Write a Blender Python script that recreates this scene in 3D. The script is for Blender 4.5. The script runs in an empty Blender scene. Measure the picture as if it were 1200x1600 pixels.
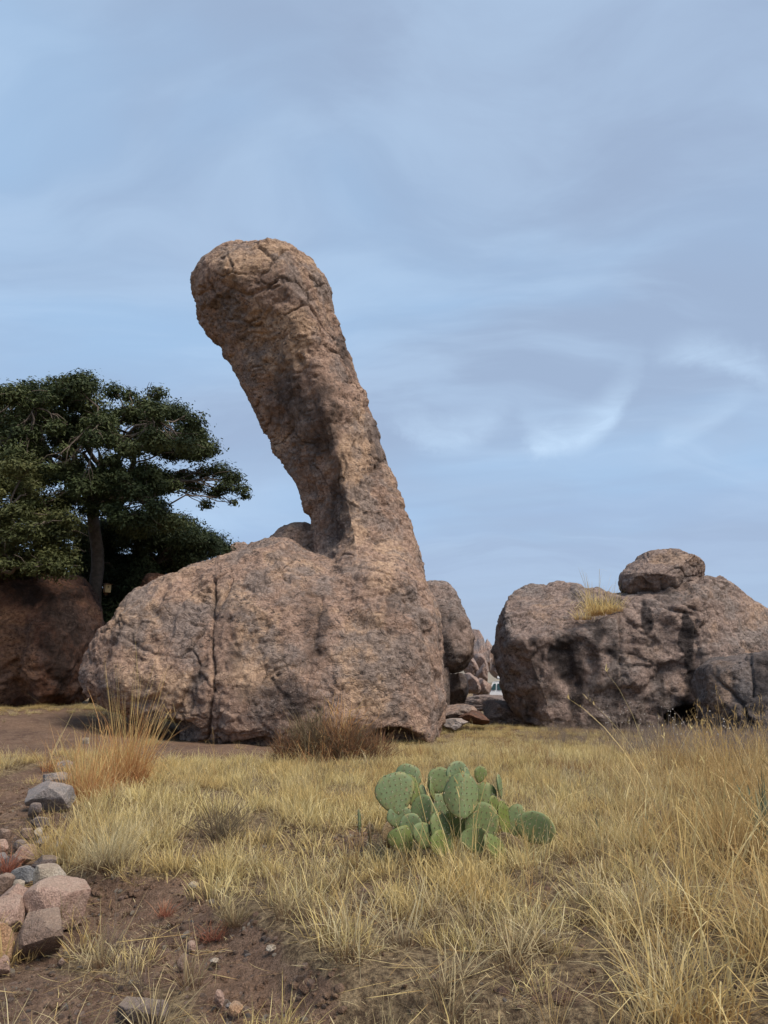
import bpy, bmesh, math, random
import numpy as np
from mathutils import Vector, Matrix

random.seed(7)
RNG = np.random.default_rng(7)
sc = bpy.context.scene
COL = sc.collection
R = math.radians

# ------------------------------------------------------------------ camera
FPX, PITCH, EYE = 1200.0, R(12.45), 1.6
cam_d = bpy.data.cameras.new('camera')
cam_d.sensor_fit = 'VERTICAL'; cam_d.sensor_height = 36.0; cam_d.sensor_width = 27.0
cam_d.lens = 27.0; cam_d.clip_start = 0.05; cam_d.clip_end = 6000
cam = bpy.data.objects.new('camera', cam_d); COL.objects.link(cam)
cam.location = (0, 0, EYE); cam.rotation_euler = (R(90) + PITCH, 0, 0)
sc.camera = cam

# ------------------------------------------------------------------ world, sun, exposure
SUN_EL, SUN_AZ = R(52), R(133)          # azimuth from +Y clockwise: behind the camera, to the right
world = bpy.data.worlds.new('World'); sc.world = world; world.use_nodes = True
wn = world.node_tree; wn.nodes.clear()

class NT:
    """small helper to write node trees"""
    def __init__(s, tree): s.t = tree
    def n(s, kind, ins=None, **props):
        nd = s.t.nodes.new(kind)
        for k, v in props.items(): setattr(nd, k, v)
        for k, v in (ins or {}).items():
            if isinstance(v, bpy.types.NodeSocket): s.t.links.new(v, nd.inputs[k])
            else: nd.inputs[k].default_value = v
        return nd
    def math(s, op, a, b=None, c=None, clamp=False):
        ins = {0: a}
        if b is not None: ins[1] = b
        if c is not None: ins[2] = c
        return s.n('ShaderNodeMath', ins, operation=op, use_clamp=clamp).outputs[0]
    def mix(s, f, a, b, blend='MIX'):
        nd = s.n('ShaderNodeMix', data_type='RGBA', blend_type=blend)
        for i, v in ((0, f), (6, a), (7, b)):
            if isinstance(v, bpy.types.NodeSocket): s.t.links.new(v, nd.inputs[i])
            else: nd.inputs[i].default_value = (tuple(v) + (1.0,))[:4] if i else v
        return nd.outputs[2]
    def noise(s, vec, scale, detail=4, rough=0.55, dist=0.0):
        return s.n('ShaderNodeTexNoise', {'Vector': vec, 'Scale': scale, 'Detail': detail, 'Roughness': rough, 'Distortion': dist}).outputs['Fac']
    def ramp(s, f, a, b):
        return s.n('ShaderNodeMapRange', {0: f, 1: a, 2: b}, interpolation_type='SMOOTHSTEP').outputs[0]
    def map(s, vec, scale=(1, 1, 1), loc=(0, 0, 0)):
        return s.n('ShaderNodeMapping', {'Vector': vec, 'Scale': scale, 'Location': loc}).outputs[0]

w = NT(wn)
tc = w.n('ShaderNodeTexCoord').outputs['Generated']
sky = w.n('ShaderNodeTexSky', sky_type='NISHITA', sun_disc=False, sun_elevation=SUN_EL, sun_rotation=SUN_AZ,
          air_density=1.0, dust_density=1.5, ozone_density=1.5)
sep = w.n('ShaderNodeSeparateXYZ', {0: tc})
dx, dy, dz = sep.outputs
den = w.math('ADD', w.math('MAXIMUM', dz, 0.0), 0.22)
cu, cv = w.math('DIVIDE', dx, den), w.math('DIVIDE', dy, den)
plane = w.n('ShaderNodeCombineXYZ', {0: cu, 1: cv, 2: 0.0}).outputs[0]
wcol = w.n('ShaderNodeTexNoise', {'Vector': plane, 'Scale': 0.9, 'Detail': 3}).outputs['Color']
pw = w.n('ShaderNodeVectorMath', {0: plane, 1: w.n('ShaderNodeVectorMath', {0: wcol, 3: 0.9}, operation='SCALE').outputs[0]}, operation='ADD').outputs[0]
rotp = w.n('ShaderNodeMapping', {'Vector': pw, 'Rotation': (0, 0, R(28)), 'Scale': (0.45, 0.95, 1), 'Location': (12.2, 2.9, 0)}).outputs[0]
big = w.noise(rotp, 1.0, 3, 0.5)
mid = w.noise(w.n('ShaderNodeMapping', {'Vector': pw, 'Rotation': (0, 0, R(-24)), 'Scale': (0.8, 1.5, 1), 'Location': (0.6, 6.6, 0)}).outputs[0], 1.0, 5, 0.55)
fine = w.noise(w.n('ShaderNodeMapping', {'Vector': pw, 'Rotation': (0, 0, R(35)), 'Scale': (1.3, 3.6, 1), 'Location': (1.7, 5.5, 0)}).outputs[0], 1.25, 6, 0.55)
EXPO = 1.5
CL = 10.0 / 2 ** EXPO                                # cloud radiance is written for a Background strength of 0.1
def lin(c): return tuple(((v / 255 + .055) / 1.055) ** 2.4 if v > 10 else v / 3295 for v in c)
def k(c, s=1.0): return tuple(v * s for v in lin(c))
c_blue, c_grey, c_pale = k((165, 196, 229), CL), k((160, 179, 206), CL), k((188, 213, 240), CL)
f1 = w.math('ADD', w.math('MULTIPLY', big, 0.65), w.math('MULTIPLY', mid, 0.35))
cl = w.mix(w.ramp(f1, 0.445, 0.62), c_grey, c_blue)
cl = w.mix(w.math('MULTIPLY', w.ramp(fine, 0.42, 0.70), 0.5), cl, c_pale)
# lower sky: layered lavender-grey banks
low = w.ramp(dz, 0.42, 0.08)
band = w.noise(w.map(w.n('ShaderNodeCombineXYZ', {0: dx, 1: dy, 2: w.math('ADD', dz, w.math('MULTIPLY', dx, -0.06))}).outputs[0], (1.3, 1.3, 9)), 1.0, 4, 0.5, 0.5)
cl = w.mix(w.math('MULTIPLY', w.math('MULTIPLY', low, 0.65), w.ramp(band, 0.42, 0.62)), cl, k((158, 176, 208), CL))
cl = w.mix(w.math('MULTIPLY', w.math('MULTIPLY', low, 0.6), w.ramp(band, 0.54, 0.34)), cl, k((186, 208, 236), CL))
# three bright hooks of virga cloud, written as soft arcs in direction space
warp = w.math('MULTIPLY', w.math('SUBTRACT', w.noise(tc, 11.0, 7, 0.65), 0.5), 0.085)
fy = w.math('MAXIMUM', dy, 0.05)
u = w.math('ADD', w.math('DIVIDE', dx, fy), warp)
v = w.math('ADD', w.math('DIVIDE', dz, fy), w.math('MULTIPLY', warp, 0.6))
def arc(u0, v0, curv, slope, half, th, amt, hl=None):
    du = w.math('SUBTRACT', u, u0)
    cur = w.math('ADD', w.math('MULTIPLY', w.math('MULTIPLY', du, du), curv), w.math('MULTIPLY', du, slope))
    dv = w.math('SUBTRACT', v, w.math('ADD', cur, v0))
    up = w.ramp(dv, th * 2.4, 0.0)
    dn = w.ramp(dv, -th * 0.8, th * 0.25)
    hl = hl or half
    side = w.math('MULTIPLY', w.ramp(du, half, half * 0.3), w.ramp(du, -hl, -hl * 0.3))
    return w.math('MULTIPLY', w.math('MULTIPLY', w.math('MULTIPLY', up, dn), side), amt)
front = w.math('GREATER_THAN', dy, 0.06)
ar = w.math('MAXIMUM', arc(0.100, 0.314, 6.0, 0.10, 0.075, 0.026, 0.6, 0.11), arc(0.245, 0.309, 7.0, 0.12, 0.135, 0.028, 1.0, 0.07))
ar = w.math('MAXIMUM', ar, arc(0.41, 0.325, 2.5, 0.40, 0.13, 0.020, 0.4, 0.05))
ar = w.math('MAXIMUM', ar, arc(0.47, 0.435, -3.0, -0.25, 0.10, 0.024, 0.6))
fib = w.ramp(w.noise(w.map(tc, (9, 3, 26)), 1.6, 6, 0.62, 0.8), 0.30, 0.68)
ar = w.math('MULTIPLY', ar, w.math('ADD', w.math('MULTIPLY', fib, 0.45), 0.65), clamp=True)
cl = w.mix(w.math('MULTIPLY', ar, front), cl, k((197, 221, 246), CL))
final = w.mix(0.9, sky.outputs[0], cl)
bg = w.n('ShaderNodeBackground', {'Color': final, 'Strength': 0.1})
wo = w.n('ShaderNodeOutputWorld', {'Surface': bg.outputs[0]})

sun_d = bpy.data.lights.new('sun', 'SUN'); sun_d.energy = 1.5; sun_d.angle = R(28); sun_d.color = (1.0, 0.90, 0.78)
sun = bpy.data.objects.new('sun', sun_d); COL.objects.link(sun)
sun_dir = Vector((math.sin(SUN_AZ) * math.cos(SUN_EL), math.cos(SUN_AZ) * math.cos(SUN_EL), math.sin(SUN_EL)))
sun.rotation_euler = sun_dir.to_track_quat('Z', 'Y').to_euler(); sun.location = sun_dir * 60
sc.view_settings.view_transform = 'Standard'; sc.view_settings.look = 'None'
sc.view_settings.exposure = EXPO; sc.view_settings.gamma = 1.0; sc.view_settings.use_curve_mapping = False
sc.cycles.max_bounces = 5; sc.cycles.diffuse_bounces = 3; sc.cycles.transparent_max_bounces = 4
sc.cycles.use_denoising = True

# ------------------------------------------------------------------ geometry helpers
CP, SP = math.cos(PITCH), math.sin(PITCH)
def W(px, py, Y):
    """the point at depth Y that stands at (px, py) of the photograph"""
    a, b = (px - 600) / FPX, (800 - py) / FPX
    d = Vector((a, CP - b * SP, SP + b * CP))
    t = Y / d.y
    return Vector((d.x * t, Y, EYE + d.z * t))
def proj(P):
    """numpy: world points -> pixel of the photograph"""
    x, y, z = P[..., 0], P[..., 1], P[..., 2] - EYE
    f = y * CP + z * SP; uu = -y * SP + z * CP
    f = np.maximum(f, 0.01)
    return 600 + FPX * x / f, 800 - FPX * uu / f

_G = RNG.normal(size=(256, 3)); _G /= np.linalg.norm(_G, axis=1)[:, None]
def _hash(i, j, l, s):
    h = (i.astype(np.int64) * 73856093) ^ (j.astype(np.int64) * 19349663) ^ (l.astype(np.int64) * 83492791) ^ (s * 2654435761)
    h = (h ^ (h >> 13)) * 1274126177
    return (h ^ (h >> 16)) & 0x7fffffff
def noise3(P, seed=0):
    P = np.asarray(P, float); I = np.floor(P).astype(np.int64); F = P - I
    U = F * F * F * (F * (F * 6 - 15) + 10)
    out = 0
    for a in (0, 1):
        wa = U[:, 0] if a else 1 - U[:, 0]
        for b in (0, 1):
            wb = U[:, 1] if b else 1 - U[:, 1]
            for c in (0, 1):
                wc = U[:, 2] if c else 1 - U[:, 2]
                g = _G[_hash(I[:, 0] + a, I[:, 1] + b, I[:, 2] + c, seed) & 255]
                out = out + wa * wb * wc * ((F[:, 0] - a) * g[:, 0] + (F[:, 1] - b) * g[:, 1] + (F[:, 2] - c) * g[:, 2])
    return out * 1.6
def fbm(P, octaves=4, seed=0, gain=0.5, ridge=False):
    s, a, tot = 0, 1.0, 0.0
    for o in range(octaves):
        nz = noise3(P * 2.03 ** o + o * 17.3, seed + o)
        s = s + a * ((1 - 2 * np.abs(nz)) if ridge else nz); tot += a; a *= gain
    return s / tot
def voro(P, seed=0):
    I = np.floor(P).astype(np.int64); F1 = np.full(len(P), 9.0); F2 = np.full(len(P), 9.0); ID = np.zeros(len(P))
    for a in (-1, 0, 1):
        for b in (-1, 0, 1):
            for c in (-1, 0, 1):
                h = _hash(I[:, 0] + a, I[:, 1] + b, I[:, 2] + c, seed)
                q = np.stack([I[:, 0] + a + (h & 1023) / 1023., I[:, 1] + b + ((h >> 10) & 1023) / 1023., I[:, 2] + c + ((h >> 20) & 1023) / 1023.], 1)
                d = np.linalg.norm(q - P, axis=1)
                m = d < F1
                F2 = np.where(m, F1, np.minimum(F2, d)); ID = np.where(m, (h % 1009) / 1009., ID); F1 = np.where(m, d, F1)
    return F1, F2, ID
def sstep(a, b, x):
    t = np.clip((np.asarray(x, float) - a) / (b - a), 0, 1); return t * t * (3 - 2 * t)

def props(o, label=None, cat=None, group=None, kind=None):
    if label: o['label'] = label
    if cat: o['category'] = cat
    if group: o['group'] = group
    if kind: o['kind'] = kind
    return o
def empty(name, loc, label, cat, group=None):
    o = bpy.data.objects.new(name, None); COL.objects.link(o); o.location = loc; o.empty_display_size = 0.2
    return props(o, label, cat, group)
def mesh_np(name, V, F, mat=None, smooth=False, attrs=None):
    """V (n,3); F list of index arrays, each (m,k)"""
    me = bpy.data.meshes.new(name)
    V = np.asarray(V, np.float32); Fs = [np.asarray(f, np.int32) for f in F if len(f)]
    me.vertices.add(len(V)); me.vertices.foreach_set('co', V.ravel())
    li = np.concatenate([f.ravel() for f in Fs]); cnt = np.concatenate([np.full(len(f), f.shape[1], np.int32) for f in Fs])
    st = np.concatenate([[0], np.cumsum(cnt)[:-1]]).astype(np.int32)
    me.loops.add(len(li)); me.loops.foreach_set('vertex_index', li)
    me.polygons.add(len(cnt)); me.polygons.foreach_set('loop_start', st)
    me.polygons.foreach_set('use_smooth', np.full(len(cnt), smooth))
    for kx, val in (attrs or {}).items():
        a = me.attributes.new(kx, 'FLOAT', 'POINT'); a.data.foreach_set('value', np.asarray(val, np.float32))
    me.update(calc_edges=True); me.validate()
    if mat: me.materials.append(mat)
    return me
def link(name, me, parent=None, loc=None):
    o = bpy.data.objects.new(name, me); COL.objects.link(o)
    if parent: o.parent = parent
    if loc is not None: o.location = loc
    return o

def loft(rings, cap=True):
    """rings: list of (n,3) arrays with equal n -> closed quad mesh"""
    n = len(rings[0]); V = np.concatenate(rings); F = []
    for r in range(len(rings) - 1):
        i = np.arange(n); j = (i + 1) % n
        F.append(np.stack([r * n + i, r * n + j, (r + 1) * n + j, (r + 1) * n + i], 1))
    F = [np.concatenate(F)]
    if cap:
        V = np.concatenate([V, rings[0].mean(0)[None], rings[-1].mean(0)[None]])
        i = np.arange(n); j = (i + 1) % n; a = len(V) - 2
        F.append(np.concatenate([np.stack([np.full(n, a), j, i], 1), np.stack([np.full(n, a + 1), (len(rings) - 1) * n + i, (len(rings) - 1) * n + j], 1)]))
    return V, F
def interp_rows(rows, m):
    rows = np.array(rows, float); t = np.linspace(0, len(rows) - 1, m); i = np.clip(t.astype(int), 0, len(rows) - 2); f = (t - i)[:, None]
    p = lambda q: rows[np.clip(q, 0, len(rows) - 1)]
    a, b, c, d = p(i - 1), p(i), p(i + 1), p(i + 2)
    return 0.5 * (2 * b + (c - a) * f + (2 * a - 5 * b + 4 * c - d) * f ** 2 + (3 * b - 3 * c + d - a) * f ** 3)
TH = np.linspace(0, 2 * math.pi, 48, endpoint=False)
def spow(a, e): return np.sign(a) * np.abs(a) ** e
def loft_x(rows, e=0.8, m=60):
    """rows: px, top py, bottom py, Y centre, half depth, front lean -> rings in the YZ plane"""
    out = []
    for px, top, bot, yc, hd, ln in interp_rows(rows, m):
        a, b = W(px, top, yc), W(px, bot, yc)
        zc, hz = (a.z + b.z) / 2, max((a.z - b.z) / 2, 0.02); x = (a.x + b.x) / 2
        cz, cy = spow(np.sin(TH), e), spow(np.cos(TH), e)
        out.append(np.stack([np.full(48, x), yc + hd * cy + ln * cz, zc + hz * cz], 1))
    return loft(out)
def loft_z(rows, e=0.9, m=70):
    """rows: py, left px, right px, Y centre, half depth, ridge px (0 = none), sharpness -> horizontal rings"""
    out = []
    for py, pl, pr, yc, hd, rg, sh in interp_rows(rows, m):
        a, b = W(pl, py, yc), W(pr, py, yc)
        z = (a.z + b.z) / 2; xc = (a.x + b.x) / 2; hx = max((b.x - a.x) / 2, 0.02)
        c, s = np.cos(TH), np.sin(TH)
        ex = np.where((s < 0) & (c < 0), e + sh, np.where(s < 0, e + sh * 0.5, e))
        x = xc + hx * spow(c, ex); y = yc + hd * spow(s, np.where(s < 0, ex, e))
        xr = W(rg, py, yc).x - xc if rg > 1 else 0
        x = x + np.where(s < 0, np.abs(s) ** 1.5, 0) * xr * (1 - np.abs(c) ** 2)
        out.append(np.stack([x, y, np.full(48, z)], 1))
    return loft(out)
def ellipsoid(c, r, rot=0.0, e=1.0):
    out = []
    for ph in np.linspace(-math.pi / 2 * .97, math.pi / 2 * .97, 26):
        cx = spow(np.array([math.cos(ph)]), e)[0]
        x = r[0] * cx * np.cos(TH); y = r[1] * cx * np.sin(TH)
        X = x * math.cos(rot) - y * math.sin(rot); Yy = x * math.sin(rot) + y * math.cos(rot)
        out.append(np.stack([c[0] + X, c[1] + Yy, np.full(48, c[2] + r[2] * spow(np.array([math.sin(ph)]), e)[0])], 1))
    return loft(out)

def remesh(parts, voxel, smooth_it):
    Vs, Fs, off = [], [], 0
    for V, F in parts:
        Vs.append(V); Fs += [f + off for f in F]; off += len(V)
    me = mesh_np('tmp', np.concatenate(Vs), Fs)
    bm = bmesh.new(); bm.from_mesh(me); bmesh.ops.recalc_face_normals(bm, faces=bm.faces); bm.to_mesh(me); bm.free()
    o = link('tmp', me)
    md = o.modifiers.new('r', 'REMESH'); md.mode = 'VOXEL'; md.voxel_size = voxel
    sm = o.modifiers.new('s', 'SMOOTH'); sm.factor = 0.5; sm.iterations = smooth_it
    dg = bpy.context.evaluated_depsgraph_get()
    res = bpy.data.meshes.new_from_object(o.evaluated_get(dg))
    bpy.data.objects.remove(o); bpy.data.meshes.remove(me)
    return res
def get_vn(me):
    n = len(me.vertices); V = np.empty(n * 3, np.float32); N = np.empty(n * 3, np.float32)
    me.vertices.foreach_get('co', V); me.vertex_normals.foreach_get('vector', N)
    return V.reshape(-1, 3).astype(float), N.reshape(-1, 3).astype(float)
def seg_dist(px, py, line):
    d = np.full(len(px), 1e9)
    for (ax, ay), (bx, by) in zip(line[:-1], line[1:]):
        L = (bx - ax) ** 2 + (by - ay) ** 2 + 1e-9
        t = np.clip(((px - ax) * (bx - ax) + (py - ay) * (by - ay)) / L, 0, 1)
        d = np.minimum(d, np.hypot(px - ax - t * (bx - ax), py - ay - t * (by - ay)))
    return d

def boulder(name, parts, voxel, mat, label, cat='boulder', smooth_it=8, seed=1, big=0.3, mid=0.10, plate=0.05, plate_s=1.1,
            crk=0.05, fine=0.02, slab=0.18, cuts=(), cracks=(), stains_and_shade=(), tans=(), carves=(), group=None, grain=(1, 1, 1)):
    me = remesh(parts, voxel, smooth_it)
    V, N = get_vn(me)
    if cuts:
        for p0, nn in cuts:
            nn = np.array(nn, float) / np.linalg.norm(nn); dd = (V - np.array(p0)) @ nn
            V = V - np.where(dd > 0, dd * 0.93, 0)[:, None] * nn
        me.vertices.foreach_set('co', V.astype(np.float32).ravel()); me.update(); V, N = get_vn(me)
    S = seed * 31.7
    Q = V * np.array(grain)
    d = big * fbm(Q * 0.33 + S, 3, seed) + mid * fbm(Q * 1.1 + S, 4, seed + 5)
    wq = np.stack([fbm(Q * 0.9 + 40 + S, 3, seed + 9), fbm(Q * 0.9 + 80 + S, 3, seed + 13), fbm(Q * 0.9 + 120 + S, 3, seed + 17)], 1)
    F1, F2, ID = voro(Q * plate_s * np.array([1, 1, 1.35]) + wq * 0.45 + S, seed)
    e = F2 - F1
    gate = sstep(-0.06, 0.26, fbm(V * 0.5 + 9 + S, 3, seed + 21))
    d += plate * (ID - 0.5) * sstep(0.0, 0.12, e) * (0.4 + 0.6 * gate) - crk * 1.3 * (1 - sstep(0.0, 0.06, e)) * gate
    F1b, F2b, IDb = voro(Q * plate_s * 2.5 * np.array([1, 1, 1.5]) + wq * 0.7 + S + 5, seed + 3)
    eb = F2b - F1b
    d += plate * 0.35 * (IDb - 0.5) * sstep(0, 0.12, eb) - crk * 0.5 * (1 - sstep(0.0, 0.08, eb)) * sstep(0.05, 0.3, fbm(V * 0.6 + 33 + S, 2, seed + 27))
    rg_ = 0.08 + 0.92 * sstep(-.12, .25, fbm(V * .4 + 131 + S, 3, seed + 81))
    lay = fbm(Q * np.array([.9, .9, 1.5]) + S + 71, 4, seed + 71, .55) * 7
    fl = np.floor(lay); d += 0.036 * (fl + sstep(0.78, 1.0, lay - fl)) * sstep(-.25, .15, fbm(V * .6 + 51 + S, 3, seed + 77))
    lay2 = fbm(Q * np.array([2.6, 2.6, 4.2]) + S + 91, 3, seed + 91, .55) * 5
    fl2 = np.floor(lay2); d += 0.011 * rg_ * (fl2 + sstep(0.7, 1.0, lay2 - fl2))
    pit = np.maximum(0, fbm(Q * np.array([2.2, 2.2, 3.4]) + S + 61, 4, seed + 61, .62) - .10)
    d -= fine * 1.6 * pit * rg_
    d += fine * .7 * rg_ * fbm(V * 4.2 + S, 4, seed + 31, 0.6) - fine * 1.6 * np.maximum(0, fbm(V * 3.1 + S, 3, seed + 37) - 0.22) * 3
    F1c, F2c, IDc = voro(Q * 0.42 + wq * 0.35 + S + 9, seed + 6)
    d += slab * (IDc - 0.5) * sstep(0.0, 0.10, F2c - F1c) + slab * .35 * fbm(Q * 0.7 + S + 21, 4, seed + 51, .5, True) * sstep(.1, .5, IDc)
    d -= np.median(d)
    fr = sstep(0.45, 0.0, N[:, 1])
    PX, PY = proj(V)
    wpx = 5 * fbm(V * 1.6 + 3, 3, seed + 41)
    for line, wid, dep in cracks:
        dd = seg_dist(PX + wpx, PY + wpx, line); wv_ = wid * (0.45 + 1.3 * sstep(-.35, .4, fbm(V * 1.3 + 77, 3, seed + 85))); d -= dep * fr * (1 - sstep(0, 1, dd / wv_)) * (.5 + .7 * sstep(-.3, .3, fbm(V * .8 + 177, 2, seed + 87))); d -= dep * .35 * fr * (1 - sstep(0, 1, dd / (wv_ * 3.2)))
    for (cx, cy, rx, ry, dep) in carves:
        q = ((PX - cx) / rx) ** 2 + ((PY - cy) / ry) ** 2
        d -= dep * fr * sstep(1.0, 0.35, q)
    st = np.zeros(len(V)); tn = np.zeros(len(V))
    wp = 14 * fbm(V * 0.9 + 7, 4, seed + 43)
    for arr, lst in ((st, stains_and_shade), (tn, tans)):
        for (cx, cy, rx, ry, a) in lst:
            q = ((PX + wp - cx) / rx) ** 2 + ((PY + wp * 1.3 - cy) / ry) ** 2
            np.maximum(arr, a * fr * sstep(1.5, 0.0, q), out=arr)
    V = V + N * d[:, None]
    base = np.array([V[:, 0].mean(), V[:, 1].mean(), V[:, 2].min()])
    me.vertices.foreach_set('co', (V - base).astype(np.float32).ravel())
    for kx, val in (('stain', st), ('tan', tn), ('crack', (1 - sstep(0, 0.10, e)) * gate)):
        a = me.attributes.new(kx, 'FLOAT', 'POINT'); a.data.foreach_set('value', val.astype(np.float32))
    me.polygons.foreach_set('use_smooth', np.ones(len(me.polygons), bool))
    me.materials.clear(); me.materials.append(mat); me.update(); me.name = name
    o = link(name, me, None, base)
    return props(o, label, cat, group)

ICO = {}
def ico(sub):
    if sub not in ICO:
        bm = bmesh.new(); bmesh.ops.create_icosphere(bm, subdivisions=sub, radius=1.0)
        ICO[sub] = (np.array([v.co[:] for v in bm.verts]), np.array([[v.index for v in f.verts] for f in bm.faces])); bm.free()
    return ICO[sub]
def stone_v(r, seed, sub=4, planes=9, rough=0.06, cut=(0.55, 0.9), grain=3.0, blocky=0):
    """an angular stone: a ball cut by random planes, then roughened"""
    g = np.random.default_rng(seed)
    V, F = ico(sub); V = V.copy()
    if blocky: V = np.sign(V) * np.abs(V) ** blocky; V /= np.abs(V).max()
    for i in range(planes):
        n = g.normal(size=3); n /= np.linalg.norm(n); h = g.uniform(*cut)
        dd = V @ n - h; V -= np.where(dd > 0, dd * 0.94, 0)[:, None] * n
    nn = V / np.linalg.norm(V, axis=1)[:, None]
    V = V + nn * (rough * fbm(V * grain * 0.5 + seed * 3.1, 3, seed) + rough * 0.55 * fbm(V * grain * 2 + seed, 4, seed + 3, 0.6))[:, None]
    return V * np.array(r), F
def rotm(rx, ry, rz): return np.array(Matrix.Rotation(rz, 3, 'Z') @ Matrix.Rotation(ry, 3, 'Y') @ Matrix.Rotation(rx, 3, 'X'))

def hgt(x, y):
    """height of the ground"""
    x = np.asarray(x, float); y = np.asarray(y, float)
    sh = np.broadcast(x, y).shape
    P = np.stack([np.broadcast_to(x, sh).ravel(), np.broadcast_to(y, sh).ravel(), np.zeros(int(np.prod(sh)) if sh else 1)], 1)
    near = sstep(60, 20, P[:, 1]) * sstep(-60, -10, P[:, 1]) + 0.4
    h = 0.10 * fbm(P * 0.28, 3, 2) * near + 0.05 * fbm(P * 1.3, 3, 5) * near
    h += 0.75 * sstep(-4, -11, P[:, 0]) * sstep(15, 28, P[:, 1])
    h -= 0.30 * sstep(33, 46, P[:, 1])
    sd = (P[:, 0] + 0.13) * 0.753 + (P[:, 1] - 4.1) * 0.658 + 0.35 * noise3(P * 0.8, 8) + 0.10 * noise3(P * 2.6, 9)
    h += 0.17 * sstep(-0.10, 0.30, sd) * sstep(22, 13, P[:, 1]) * sstep(2.5, 4.0, P[:, 1])
    h -= 0.06 * sstep(-3.0, -4.5, P[:, 0]) * sstep(14, 8, P[:, 1])
    return h.reshape(sh) if sh else float(h[0])
def G(px, py):
    """the ground point seen at (px, py)"""
    a, b = (px - 600) / FPX, (800 - py) / FPX
    d = Vector((a, CP - b * SP, SP + b * CP)); t = 3.0
    for i in range(200):
        p = Vector((0, 0, EYE)) + d * t
        if p.z <= hgt(p.x, p.y) or t > 80: break
        t += max(0.02, (p.z - hgt(p.x, p.y)) * 1.5)
    return Vector((p.x, p.y, hgt(p.x, p.y)))

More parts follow.
